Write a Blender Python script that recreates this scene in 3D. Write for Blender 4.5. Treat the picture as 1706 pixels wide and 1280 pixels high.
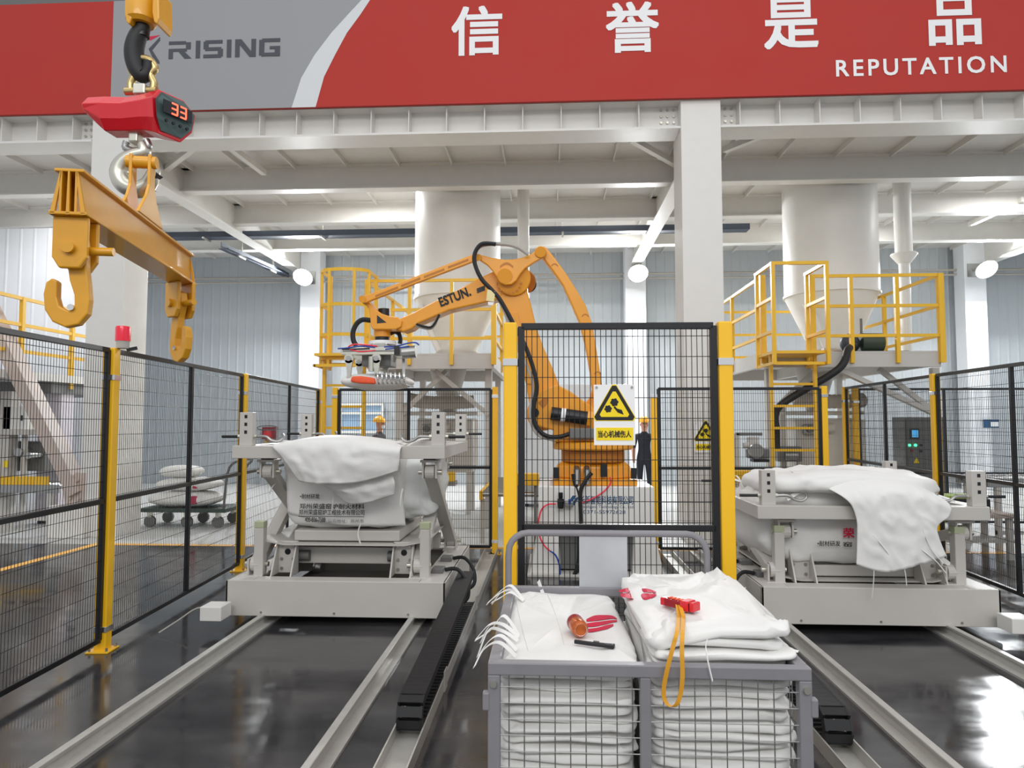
import bpy, math, random
from mathutils import Vector, Matrix, noise
random.seed(7)
for o in list(bpy.data.objects): bpy.data.objects.remove(o)
S = bpy.context.scene
COL = S.collection
# ------------------------------------------------------------------ camera
F, CX, CY = 1150.0, 853.0, 640.0           # focal length and centre in pixels of the 1706 x 1280 frame
PITCH, YAW, HC = math.atan(64/F), math.atan(62/F), 1.65
cam = bpy.data.cameras.new('camera'); cam.sensor_width = 36; cam.lens = 36*F/1706
cam.clip_end = 200
co = bpy.data.objects.new('camera', cam); COL.objects.link(co)
co.location = (0, 0, HC); co.rotation_euler = (math.pi/2+PITCH, 0, YAW)
S.camera = co
# ------------------------------------------------------------------ world, hall lights, exposure
w = bpy.data.worlds.new('hall'); S.world = w; w.use_nodes = True
w.node_tree.nodes['Background'].inputs[0].default_value = (0.93, 0.96, 1.0, 1)
w.node_tree.nodes['Background'].inputs[1].default_value = 0.66
def area(name, loc, rot, sx, sy, power, col=(1, .985, .965)):
    l = bpy.data.lights.new(name, 'AREA'); l.shape = 'RECTANGLE'; l.size = sx; l.size_y = sy; l.energy = power; l.color = col
    o = bpy.data.objects.new(name, l); COL.objects.link(o); o.location = loc; o.rotation_euler = rot
    return o
area('hall_light', (-2.5, 1.0, 10.5), (math.radians(18), 0, 0), 9, 3, 130)
area('hall_light', (4.5, 2.5, 10.5), (math.radians(14), 0, 0), 6, 3, 85)
area('hall_light', (0, -8, 9.0), (math.radians(48), 0, 0), 14, 3, 680)
S.view_settings.view_transform = 'Standard'; S.view_settings.look = 'None'
S.view_settings.exposure = 0.22; S.view_settings.gamma = 1.0
S.view_settings.use_curve_mapping = False
# ------------------------------------------------------------------ measuring helper: photo pixel + known plane -> point in the hall
def P(px, py, Y=None, Z=None, X=None):
    a = (px-CX)/F; b = -(py-CY)/F
    fy = math.cos(PITCH)-b*math.sin(PITCH); uz = math.sin(PITCH)+b*math.cos(PITCH)
    x = a*math.cos(YAW)-fy*math.sin(YAW); y = a*math.sin(YAW)+fy*math.cos(YAW)
    t = Y/y if Y is not None else ((Z-HC)/uz if Z is not None else X/x)
    return Vector((x*t, y*t, HC+uz*t))
# ------------------------------------------------------------------ materials
def lin(c): return tuple(((v/255)/12.92 if v/255 <= .04045 else ((v/255+.055)/1.055)**2.4) for v in c)
M = {}
def mat(name, rgb, rough=.5, metal=0., var=.06, scale=6., bump=0., bscale=40., coat=0., emit=0., alpha=1., trans=0.):
    m = bpy.data.materials.new(name); m.use_nodes = True; nt = m.node_tree; b = nt.nodes['Principled BSDF']
    c = lin(rgb)
    tc = nt.nodes.new('ShaderNodeTexCoord')
    if var:
        nz = nt.nodes.new('ShaderNodeTexNoise'); nz.inputs['Scale'].default_value = scale; nz.inputs['Detail'].default_value = 5
        nt.links.new(tc.outputs['Object'], nz.inputs['Vector'])
        mx = nt.nodes.new('ShaderNodeMix'); mx.data_type = 'RGBA'
        mx.inputs[6].default_value = (*[v*(1-var*1.6) for v in c], 1); mx.inputs[7].default_value = (*[min(1, v*(1+var*1.2)) for v in c], 1)
        nt.links.new(nz.outputs['Fac'], mx.inputs[0]); nt.links.new(mx.outputs[2], b.inputs['Base Color'])
        mr = nt.nodes.new('ShaderNodeMapRange'); mr.inputs[3].default_value = max(0, rough-.08); mr.inputs[4].default_value = min(1, rough+.08)
        nt.links.new(nz.outputs['Fac'], mr.inputs[0]); nt.links.new(mr.outputs[0], b.inputs['Roughness'])
    else:
        b.inputs['Base Color'].default_value = (*c, 1); b.inputs['Roughness'].default_value = rough
    b.inputs['Metallic'].default_value = metal
    b.inputs['Coat Weight'].default_value = coat
    if bump:
        n2 = nt.nodes.new('ShaderNodeTexNoise'); n2.inputs['Scale'].default_value = bscale; n2.inputs['Detail'].default_value = 4
        nt.links.new(tc.outputs['Object'], n2.inputs['Vector'])
        bp = nt.nodes.new('ShaderNodeBump'); bp.inputs['Strength'].default_value = bump; bp.inputs['Distance'].default_value = .01
        nt.links.new(n2.outputs['Fac'], bp.inputs['Height']); nt.links.new(bp.outputs[0], b.inputs['Normal'])
    if emit:
        b.inputs['Emission Color'].default_value = (*c, 1); b.inputs['Emission Strength'].default_value = emit
    if trans: b.inputs['Transmission Weight'].default_value = trans
    if alpha < 1: b.inputs['Alpha'].default_value = alpha
    M[name] = m
    return m
mat('white', (226, 224, 219), .42, var=.03)
mat('deck', (214, 212, 208), .55, var=.04)
mat('wall', (182, 188, 192), .4, var=.02)
mat('wall_bright', (232, 235, 240), .5, var=.02)
mat('banner_red', (182, 50, 41), .75, var=.02, scale=1.2)
mat('banner_grey', (156, 156, 158), .75, var=.02, scale=1.2)
mat('banner_pale', (216, 218, 220), .6, var=.02)
mat('print_white', (240, 240, 240), .6, var=0)
mat('print_dark', (72, 74, 82), .6, var=0)
mat('print_black', (22, 22, 24), .6, var=0)
mat('print_red', (205, 30, 68), .6, var=.12, scale=14)
mat('print_blue', (30, 80, 120), .6, var=0)
mat('orange', (236, 158, 34), .34, var=.04, coat=.25)
mat('orange_dark', (188, 116, 24), .45, var=.06)
mat('post_yellow', (255, 196, 26), .38, var=.02, coat=.2)
mat('rail_yellow', (238, 186, 40), .4, var=.05)
mat('lift_yellow', (222, 158, 24), .38, var=.10, scale=9, coat=.3)
mat('black', (22, 23, 27), .38, var=.05)
mat('rubber', (26, 27, 29), .6, var=.08)
mat('navy_tray', (58, 66, 80), .5, var=.04)
mat('machine_grey', (196, 192, 186), .42, var=.03)
mat('machine_dark', (110, 110, 108), .5, var=.08)
mat('steel', (168, 168, 166), .32, metal=.9, var=.08, scale=20)
mat('zinc', (200, 198, 186), .34, metal=.85, var=.08, scale=20)
mat('brass', (196, 172, 118), .3, metal=.9, var=.10, scale=20)
mat('chrome', (225, 225, 225), .15, metal=1., var=0)
mat('rail_steel', (196, 194, 188), .38, metal=.35, var=.10, scale=14)
mat('cart_grey', (134, 132, 136), .5, var=.07, scale=14)
mat('bag', (228, 227, 224), .62, var=.02, scale=8, bump=.35, bscale=11)
mat('bag_seam', (222, 220, 214), .7, var=.04)
mat('liner', (228, 230, 228), .22, var=.03, bump=.5, bscale=7)
mat('red_plastic', (214, 26, 40), .28, var=.04, coat=.3)
mat('red_dark', (150, 14, 28), .35, var=.04)
mat('scale_face', (70, 92, 90), .4, var=.05)
mat('led_red', (255, 60, 40), .4, var=0, emit=6)
mat('led_green', (60, 255, 150), .4, var=0, emit=4)
mat('screen_blue', (70, 160, 215), .3, var=0, emit=.9)
mat('screen_dark', (16, 18, 22), .2, var=0)
mat('beacon', (226, 20, 52), .18, var=0, coat=.4, emit=.12)
mat('concrete', (206, 206, 204), .42, var=.05, scale=1.5)
mat('plinth', (228, 224, 218), .6, var=.05)
mat('stripe', (246, 186, 90), .5, var=.08)
mat('brace', (196, 180, 170), .5, var=.04)
mat('sign_yellow', (248, 218, 16), .45, var=0)
mat('green_dark', (58, 74, 66), .5, var=.08)
mat('olive', (122, 126, 112), .5, var=.06)
mat('hose', (176, 170, 162), .6, var=.08)
mat('lilac', (214, 208, 216), .5, var=.02)
mat('glass_blue', (150, 178, 205), .15, var=.05)
mat('orange_print', (240, 92, 50), .55, var=.12, scale=18)
mat('can', (206, 106, 52), .22, metal=.45, var=.30, scale=38)
mat('can_gold', (190, 140, 70), .25, metal=.5, var=.2, scale=30)
mat('strap', (222, 158, 40), .6, var=.05)
mat('skin', (196, 140, 112), .55, var=.04)
mat('cloth_navy', (32, 36, 46), .8, var=.08)
mat('cloth_grey', (70, 66, 70), .8, var=.08)
mat('mask', (225, 225, 228), .7, var=0)
mat('helmet', (240, 178, 30), .35, var=.02, coat=.3)
mat('blue_tube', (40, 70, 160), .35, var=0)
mat('red_tube', (240, 60, 80), .35, var=0)
mat('cream', (232, 218, 160), .5, var=.03)
mat('hair', (30, 26, 24), .7, var=.05)
mat('magenta', (190, 40, 78), .6, var=.1)
def floor_material():
    m = mat('epoxy', (54, 54, 57), .1, var=0); nt = m.node_tree; b = nt.nodes['Principled BSDF']
    tc = nt.nodes.new('ShaderNodeTexCoord')
    n1 = nt.nodes.new('ShaderNodeTexNoise'); n1.inputs['Scale'].default_value = .55; n1.inputs['Detail'].default_value = 7; n1.inputs['Roughness'].default_value = .62
    n2 = nt.nodes.new('ShaderNodeTexNoise'); n2.inputs['Scale'].default_value = 2.3; n2.inputs['Detail'].default_value = 8
    mp = nt.nodes.new('ShaderNodeMapping'); mp.inputs['Scale'].default_value = (1, 2.2, 1)
    nt.links.new(tc.outputs['Object'], mp.inputs[0]); nt.links.new(mp.outputs[0], n1.inputs[0]); nt.links.new(mp.outputs[0], n2.inputs[0])
    rp = nt.nodes.new('ShaderNodeValToRGB')
    rp.color_ramp.elements[0].position = .35; rp.color_ramp.elements[0].color = (*lin((38, 38, 42)), 1)
    rp.color_ramp.elements[1].position = .72; rp.color_ramp.elements[1].color = (*lin((82, 80, 80)), 1)
    nt.links.new(n1.outputs['Fac'], rp.inputs[0]); nt.links.new(rp.outputs[0], b.inputs['Base Color'])
    mr = nt.nodes.new('ShaderNodeMapRange'); mr.inputs[1].default_value = .3; mr.inputs[2].default_value = .75; mr.inputs[3].default_value = .05; mr.inputs[4].default_value = .24
    nt.links.new(n2.outputs['Fac'], mr.inputs[0]); nt.links.new(mr.outputs[0], b.inputs['Roughness'])
    bp = nt.nodes.new('ShaderNodeBump'); bp.inputs['Strength'].default_value = .05; bp.inputs['Distance'].default_value = .02
    nt.links.new(n2.outputs['Fac'], bp.inputs['Height']); nt.links.new(bp.outputs[0], b.inputs['Normal'])
floor_material()
# ------------------------------------------------------------------ mesh helpers
OFF = {}
def V(*a): return Vector(a)
def link(o, parent=None):
    COL.objects.link(o)
    if parent is not None: o.parent = parent
    return o
def tag(o, label=None, cat=None, group=None, kind=None):
    if label: o['label'] = label
    if cat: o['category'] = cat
    if group: o['group'] = group
    if kind: o['kind'] = kind
    return o
def thing(name, label, cat, loc, group=None):
    o = bpy.data.objects.new(name, None); o.empty_display_size = .1; link(o)
    o.location = loc; OFF[o] = Vector(loc)
    return tag(o, label, cat, group)
def frame_of(d, up=V(0, 0, 1)):
    d = d.normalized()
    if abs(d.dot(up)) > .98: up = V(0, 1, 0) if abs(d.y) < .9 else V(1, 0, 0)
    s = d.cross(up).normalized(); u = s.cross(d).normalized()
    return s, u
def smooth_path(pts, k=6):
    pts = [Vector(p) for p in pts]; out = []
    for i in range(len(pts)-1):
        p0 = pts[max(i-1, 0)]; p1 = pts[i]; p2 = pts[i+1]; p3 = pts[min(i+2, len(pts)-1)]
        for j in range(k):
            t = j/k
            out.append(.5*((2*p1)+(p2-p0)*t+(2*p0-5*p1+4*p2-p3)*t*t+(3*p1-p0-3*p2+p3)*t**3))
    out.append(pts[-1]); return out
class MB:
    def __init__(s): s.v = []; s.f = []
    def add(s, vs, fs):
        n = len(s.v); s.v += [Vector(p) for p in vs]; s.f += [tuple(i+n for i in f) for f in fs]; return s
    def bx(s, x0, x1, y0, y1, z0, z1):
        return s.add([(x0,y0,z0),(x1,y0,z0),(x1,y1,z0),(x0,y1,z0),(x0,y0,z1),(x1,y0,z1),(x1,y1,z1),(x0,y1,z1)],
                     [(0,3,2,1),(4,5,6,7),(0,1,5,4),(1,2,6,5),(2,3,7,6),(3,0,4,7)])
    def box(s, c, d, R=None):
        c = Vector(c); vs = []
        for z in (-1, 1):
            for (x, y) in ((-1,-1),(1,-1),(1,1),(-1,1)):
                p = V(x*d[0]/2, y*d[1]/2, z*d[2]/2); vs.append(c+(R@p if R else p))
        return s.add(vs, [(0,3,2,1),(4,5,6,7),(0,1,5,4),(1,2,6,5),(2,3,7,6),(3,0,4,7)])
    def bar(s, p, q, w, h=None, up=V(0,0,1)):
        p = Vector(p); q = Vector(q); h = h or w; a, u = frame_of(q-p, up); vs = []
        for c in (p, q):
            for (x, y) in ((-1,-1),(1,-1),(1,1),(-1,1)): vs.append(c+a*(x*w/2)+u*(y*h/2))
        return s.add(vs, [(0,1,2,3),(7,6,5,4),(0,4,5,1),(1,5,6,2),(2,6,7,3),(3,7,4,0)])
    def wire(s, p, q, w):
        p = Vector(p); q = Vector(q); a, u = frame_of(q-p); vs = []
        for c in (p, q):
            for (x, y) in ((-1,0),(0,-1),(1,0),(0,1)): vs.append(c+a*(x*w/2)+u*(y*w/2))
        return s.add(vs, [(0,4,5,1),(1,5,6,2),(2,6,7,3),(3,7,4,0)])
    def cyl(s, p, q, r, n=16, r2=None):
        p = Vector(p); q = Vector(q); a, u = frame_of(q-p); r2 = r if r2 is None else r2; vs = []
        for c, rr in ((p, r), (q, r2)):
            for i in range(n):
                t = 2*math.pi*i/n; vs.append(c+a*(math.cos(t)*rr)+u*(math.sin(t)*rr))
        fs = [(i, (i+1) % n, n+(i+1) % n, n+i) for i in range(n)]
        return s.add(vs, fs+[tuple(range(n))[::-1], tuple(range(n, 2*n))])
    def tube(s, pts, r, n=8, k=0, closed=False):
        pts = smooth_path(pts, k) if k else [Vector(p) for p in pts]
        m = len(pts); vs = []; u = None
        for i, c in enumerate(pts):
            d = (pts[(i+1) % m]-pts[i-1]) if closed else (pts[min(i+1, m-1)]-pts[max(i-1, 0)])
            d.normalize()
            if u is None: a, u = frame_of(d)
            else:
                u = (u-d*u.dot(d)).normalized(); a = d.cross(u)
            rr = r[i] if isinstance(r, (list, tuple)) else r
            for j in range(n):
                t = 2*math.pi*j/n; vs.append(c+a*(math.cos(t)*rr)+u*(math.sin(t)*rr))
        fs = []
        for i in range(m if closed else m-1):
            for j in range(n):
                fs.append((i*n+j, i*n+(j+1) % n, ((i+1) % m)*n+(j+1) % n, ((i+1) % m)*n+j))
        if not closed: fs += [tuple(range(n))[::-1], tuple(range((m-1)*n, m*n))]
        return s.add(vs, fs)
    def strip(s, pts, w, t, side):
        """flat ribbon along pts, width along side, thickness t"""
        pts = [Vector(p) for p in pts]; side = Vector(side).normalized(); m = len(pts); vs = []
        for i, c in enumerate(pts):
            d = (pts[min(i+1, m-1)]-pts[max(i-1, 0)]).normalized(); nrm = d.cross(side).normalized()
            for (x, y) in ((-1,-1),(1,-1),(1,1),(-1,1)): vs.append(c+side*(x*w/2)+nrm*(y*t/2))
        fs = []
        for i in range(m-1):
            for j in range(4): fs.append((i*4+j, i*4+(j+1) % 4, (i+1)*4+(j+1) % 4, (i+1)*4+j))
        return s.add(vs, fs+[(3,2,1,0), tuple(range(4*m-4, 4*m))])
    def prism(s, pts, ext):
        pts = [Vector(p) for p in pts]; ext = Vector(ext); n = len(pts)
        return s.add(pts+[p+ext for p in pts], [tuple(range(n)), tuple(range(2*n-1, n-1, -1))]+[(i, n+i, n+(i+1) % n, (i+1) % n) for i in range(n)])
    def lathe(s, c, prof, n=32, ax=None):
        c = Vector(c); vs = []; m = len(prof)
        for (r, z) in prof:
            for j in range(n):
                t = 2*math.pi*j/n
                p = V(math.cos(t)*r, math.sin(t)*r, z); vs.append(c+(ax@p if ax else p))
        fs = []
        for i in range(m-1):
            for j in range(n): fs.append((i*n+j, i*n+(j+1) % n, (i+1)*n+(j+1) % n, (i+1)*n+j))
        return s.add(vs, fs+[tuple(range(n))[::-1], tuple(range((m-1)*n, m*n))])
    def ell(s, c, r, n=16, m=10, R=None):
        c = Vector(c); vs = []; fs = []
        for i in range(m+1):
            ph = math.pi*i/m
            for j in range(n):
                t = 2*math.pi*j/n; p = V(r[0]*math.sin(ph)*math.cos(t), r[1]*math.sin(ph)*math.sin(t), -r[2]*math.cos(ph))
                vs.append(c+(R@p if R else p))
        for i in range(m):
            for j in range(n): fs.append((i*n+j, i*n+(j+1) % n, (i+1)*n+(j+1) % n, (i+1)*n+j))
        return s.add(vs, fs)
    def build(s, name, material, parent=None, loc=None, smooth=False, bevel=0., label=None, cat=None, group=None, kind=None):
        me = bpy.data.meshes.new(name)
        if parent is not None: off = OFF[parent]
        elif loc is not None: off = Vector(loc)
        else:
            xs = [p.x for p in s.v]; ys = [p.y for p in s.v]; zs = [p.z for p in s.v]
            off = V((min(xs)+max(xs))/2, (min(ys)+max(ys))/2, min(zs))
        me.from_pydata([tuple(p-off) for p in s.v], [], s.f); me.validate(); me.update()
        me.materials.append(M[material])
        fix_normals(me)
        if smooth:
            me.polygons.foreach_set('use_smooth', [True]*len(me.polygons)); me.set_sharp_from_angle(angle=math.radians(38))
        o = bpy.data.objects.new(name, me); link(o, parent); OFF[o] = off
        if parent is None: o.location = off
        if bevel:
            b = o.modifiers.new('bevel', 'BEVEL'); b.width = bevel; b.segments = 2; b.limit_method = 'ANGLE'; b.angle_limit = math.radians(40)
        return tag(o, label, cat, group, kind)
import bmesh
def fix_normals(me):
    bm = bmesh.new(); bm.from_mesh(me); bmesh.ops.recalc_face_normals(bm, faces=bm.faces); bm.to_mesh(me); bm.free()
def dup(root, delta, label=None, group=None):
    """copy of a thing with its parts and sub-parts, moved by delta"""
    def cp(o, par):
        c = o.copy(); COL.objects.link(c); c.parent = par; OFF[c] = OFF[o]+Vector(delta)
        for ch in o.children: cp(ch, c)
        return c
    r = cp(root, None); r.location = root.location+Vector(delta)
    if label: r['label'] = label
    if group: r['group'] = group
    return r
def text(name, body, material, parent, origin, xdir, up, height, width=None, thick=.003, bold=0., mono=False, align='LEFT', spacing=1., kind=None):
    """flat lettering lying on a surface: origin = lower left, xdir / up span the surface"""
    cu = bpy.data.curves.new(name, 'FONT'); cu.body = body; cu.size = 1.; cu.space_character = spacing; cu.resolution_u = 3
    t = bpy.data.objects.new(name, cu); COL.objects.link(t)
    dg = bpy.context.evaluated_depsgraph_get()
    me = bpy.data.meshes.new_from_object(t.evaluated_get(dg))
    COL.objects.unlink(t); bpy.data.objects.remove(t)
    xs = [v.co.x for v in me.vertices]; ys = [v.co.y for v in me.vertices]
    x0, x1, y0, y1 = min(xs), max(xs), min(ys), max(ys)
    sy = height/(y1-y0); sx = (width/(x1-x0)) if width else sy
    X = Vector(xdir).normalized(); U = Vector(up).normalized(); N = X.cross(U).normalized()
    ox = {'LEFT': x0, 'CENTER': (x0+x1)/2}[align]
    off = OFF[parent]
    for v in me.vertices: v.co = Vector(origin)+X*((v.co.x-ox)*sx)+U*((v.co.y-y0)*sy)+N*thick-off
    if bold:                                   # heavier strokes: the outline repeated a little up, down, left and right
        base = [v.co.copy() for v in me.vertices]; polys = [tuple(p.vertices) for p in me.polygons]; vs = []; fs = []; k = 1.
        for i, (a, b) in enumerate(((0, 0), (1, 0), (-1, 0), (0, 1), (0, -1), (k, k), (-k, k), (k, -k), (-k, -k))):
            n0 = len(vs); vs += [tuple(c+X*(a*bold*sx)+U*(b*bold*sy)+N*(i*.00012)) for c in base]; fs += [tuple(q+n0 for q in p) for p in polys]
        me = bpy.data.meshes.new(name); me.from_pydata(vs, [], fs); me.update()
    me.materials.clear(); me.materials.append(M[material])
    o = bpy.data.objects.new(name, me); link(o, parent); OFF[o] = off
    return tag(o, kind=kind)
def ridge(x, y, s, seed, w=4., p=2): return max(0, 1-abs(noise.noise(Vector((x*s+seed, y*s-seed, seed*.3))))*w)**p
def nz(p, s=1., seed=0.): return noise.noise(Vector((p[0]*s+seed, p[1]*s-seed, p[2]*s+seed*.37)))
# ================================================================== the setting
YC = 9.7                                            # row of the big columns and the girder between them
def structure(mb, name, m, parent=None, **k): return mb.build(name, m, parent, kind=None if parent else 'structure', **k)
structure(MB().bx(-14, 14, -6, 9.15, -.1, 0), 'floor', 'epoxy', loc=(0, 0, 0))
structure(MB().bx(-14, 14, 9.15, 18.6, -.1, 0), 'floor', 'concrete', loc=(0, 14, 0))
structure(MB().bx(-6.02, 5.9, 9.10, 9.22, 0, .003), 'trim_1', 'stripe')
structure(MB().bx(-6.2, -6.08, 1.5, 9.22, 0, .003), 'trim_2', 'stripe')
# corrugated sheet walls
def ribbed(x0, x1, y, z0, z1, axis='x', pitch=.24):
    mb = MB(); n = int((x1-x0)/pitch); prof = []
    for i in range(n+1):
        x = x0+i*pitch
        for dx, d in ((0, 0), (.025, -.01), (.05, -.01), (.075, 0)): prof.append((x+dx, y+d))
    vs = []
    for (x, yy) in prof:
        a = (x, yy) if axis == 'x' else (yy, x)
        vs += [(*a, z0), (*a, z1)]
    return mb.add(vs, [(2*i, 2*i+2, 2*i+3, 2*i+1) for i in range(len(prof)-1)])
structure(ribbed(-14, 14, 18.2, 0, 9), 'wall_back', 'wall')
structure(ribbed(9.2, 18.4, -13.2, 0, 9, 'y', .3), 'wall_left', 'wall_bright')
structure(ribbed(9.2, 18.4, 13.2, 0, 9, 'y', .3), 'wall_right', 'wall')
structure(MB().bx(-14, 14, 10.05, 10.15, 6.3, 9.2), 'dark_hall_sheet', 'machine_dark')  # added sheet, its dark colour stands in for the dark hall above the banner
structure(ribbed(-14, -8.2, 13.6, 0, 5.68, 'x', .3), 'wall_partition', 'wall_bright')
# ---- columns
def column(x, y, wx, wy, z1, name='steel_column', m='white'):
    return structure(MB().bx(x-wx/2, x+wx/2, y-wy/2, y+wy/2, 0, z1), name, m, bevel=.008)
c1 = column(-6.5, YC+.3, .56, .6, 6.27); c2 = column(2.16, YC+.3, .56, .6, 6.27); column(10.82, YC+.3, .56, .6, 6.27)
structure(MB().bx(-7.14, -6.6, YC-.16, YC+.5, 0, .46), 'column_plinth', 'plinth', bevel=.02)
for x in (-6.22, 2.2, 10.55):
    column(x, 17.75, .52, .45, 6.2, m='wall_bright')
# ---- front girder: web, flanges, stiffeners, bolts
def girder(x0, x1, tagn):
    g = thing('front_girder', 'x', 'x', ((x0+x1)/2, YC+.15, 5.84))
    for k in ('label', 'category'): del g[k]
    g['kind'] = 'structure'
    MB().bx(x0, x1, YC+.24, YC+.26, 5.86, 6.26).build('web', 'white', g)
    MB().bx(x0, x1, YC+.02, YC+.48, 5.835, 5.865).build('flange', 'white', g)
    MB().bx(x0, x1, YC+.02, YC+.48, 6.24, 6.27).build('flange', 'white', g)
    n = int((x1-x0)/.555); st = None
    for i in range(n+1):
        x = x0+.28+i*.555
        if x > x1-.2: break
        if st is None: st = MB().bx(x-.006, x+.006, YC+.04, YC+.24, 5.865, 6.24).build('stiffener', 'white', g); xs = x
        else:
            c = st.copy(); link(c, g); c.location = (x-xs, 0, 0); OFF[c] = OFF[g]
    b = MB()
    for xe in (x0+.06, x1-.3):
        for i in range(3):
            for j in range(4):
                b.cyl((xe+.06+i*.09, YC+.245, 5.91+j*.095), (xe+.06+i*.09, YC+.215, 5.91+j*.095), .019, 8)
    b.build('bolts', 'zinc', g)
    return g
girder(-6.2, 1.88, 1); girder(2.44, 10.54, 2); girder(-13.5, -6.8, 3)
# ---- deck of the upper floor (the ceiling in view), beams and ribs
DZ = 6.16; BB = 5.72
ce = structure(MB().bx(-13.8, 13.8, 10.1, 18.3, DZ, DZ+.08), 'ceiling', 'deck', loc=(0, 14, DZ))
def ibeam(p, q, name='deck_beam', h=.44, w=.22, m='white', bevel=0):
    """I section from p to q, points on the underside"""
    p = Vector(p); q = Vector(q); mb = MB(); up = V(0, 0, 1)
    mb.bar(p+up*.012, q+up*.012, w, .024); mb.bar(p+up*(h-.012), q+up*(h-.012), w, .024); mb.bar(p+up*h/2, q+up*h/2, .014, h-.04)
    return structure(mb, name, m)
for y in (11.75, 13.75, 15.85): ibeam((-13.6, y, BB), (13.6, y, BB))
for x in (-6.5, 2.16, 10.8): ibeam((x, 10.3, BB-.16), (x, 17.6, BB-.16), 'cross_beam', h=.6, w=.26)
rib = None
for i in range(28):
    x = -13+i*.92+.3
    for y0, y1 in ((10.25, 11.63), (11.87, 13.63), (13.87, 15.73), (15.97, 18.1)):
        mb = MB().bx(x-.012, x+.012, y0, y1, DZ-.09, DZ)
        mb.build('deck_rib', 'deck', ce)
# diagonal bracing in the deck plane at the columns
for a, b in (((372, 236), (440, 288)), ((268, 288), (340, 232)), ((1052, 232), (1130, 276)), ((1207, 250), (1272, 224)), ((1616, 374), (1706, 332))):
    structure(MB().bar(P(*a, Z=5.96), P(*b, Z=5.96), .09, .09), 'deck_brace', 'white')
# brace down to the foot of the left column
br = MB(); a = V(-6.82, YC+.05, .62); b = V(-8.35, YC+.05, 3.4)
br.bar(a, b, .19, .26, V(0, 1, 0)); structure(br, 'column_brace', 'brace', bevel=.006)
gp = MB().prism([(-6.7, YC-.02, .46), (-6.98, YC-.02, .46), (-7.04, YC-.02, .74), (-6.84, YC-.02, .92), (-6.7, YC-.02, .92)], (0, .03, 0))
for (x, z) in ((-6.77, .56), (-6.9, .56), (-6.82, .68), (-6.94, .72), (-6.8, .82)): gp.cyl((x, YC-.02, z), (x, YC-.06, z), .028, 8)
structure(gp, 'gusset_plate', 'brace')
# ---- banner above the girder
Y0 = 9.62; BZ0, BZ1 = 6.225, 7.92
bn = thing('slogan_banner', 'long red banner with white Chinese slogan and grey logo field above the girder', 'banner', (0, Y0, BZ0))
MB().bx(-13.4, 12.5, Y0, Y0+.05, BZ0, BZ1).build('board', 'banner_red', bn)
def bpt(px, py, dy=0): p = P(px, py, Y=Y0); return V(p.x, Y0-dy, p.z)
def bclamp(pts, dy): return [V(p.x, Y0-dy, min(max(p.z, BZ0+.002), BZ1-.002)) for p in pts]
xl = bpt(187, 90).x
arc_out = [bpt(*q) for q in ((622, -8), (600, 25), (578, 55), (558, 92), (540, 128), (526, 172))]
arc_in = [bpt(*q) for q in ((610, -8), (582, 22), (552, 55), (524, 92), (502, 130), (486, 176))]
top = lambda p: V(p.x, 0, BZ1)
g_poly = [V(xl, 0, BZ0), V(arc_in[-1].x, 0, BZ0)]+[V(p.x, 0, p.z) for p in arc_in[::-1][1:]]+[V(arc_in[0].x+.09, 0, BZ1), V(xl, 0, BZ1)]
MB().prism([V(p.x, Y0-.004, max(min(p.z, BZ1), BZ0)) for p in g_poly], (0, .003, 0)).build('logo_field', 'banner_grey', bn, label='grey field with the logo')
cres = [V(p.x, 0, p.z) for p in arc_in[:-1]]+[V(arc_in[-1].x, 0, BZ0), V(arc_out[-1].x, 0, BZ0)]+[V(p.x, 0, p.z) for p in arc_out[::-1][1:]]+[V(arc_out[0].x+.1, 0, BZ1), V(arc_in[0].x+.09, 0, BZ1)]
MB().prism([V(p.x, Y0-.004, max(min(p.z, BZ1), BZ0)) for p in cres], (0, .003, 0)).build('crescent', 'banner_pale', bn, label='pale crescent edge')
XD, UP = V(1, 0, 0), V(0, 0, 1)
def on_banner(body, px0, px1, py0, py1, m='print_white', bold=0., name='lettering', spacing=1.):
    pm = (px0+px1)/2
    a = P(px0, (py0+py1)/2, Y=Y0); b = P(px1, (py0+py1)/2, Y=Y0); z1 = P(pm, py0, Y=Y0).z; z0 = P(pm, py1, Y=Y0).z
    text(name, body, m, bn, (a.x, Y0-.006, z0), XD, UP, z1-z0, b.x-a.x, thick=0, bold=bold, spacing=spacing)
for ch, (a, b) in zip('信誉是品', ((754, 835), (1011, 1096), (1274, 1361), (1548, 1632))):
    yy = {'信': (12, 91), '誉': (5, 86), '是': (-3, 80), '品': (-6, 74)}[ch]
    on_banner(ch, a, b, *yy, bold=.02, name='character')
on_banner('REPUTATION', 1393, 1676, 97, 124, bold=.016, spacing=1.28)
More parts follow.
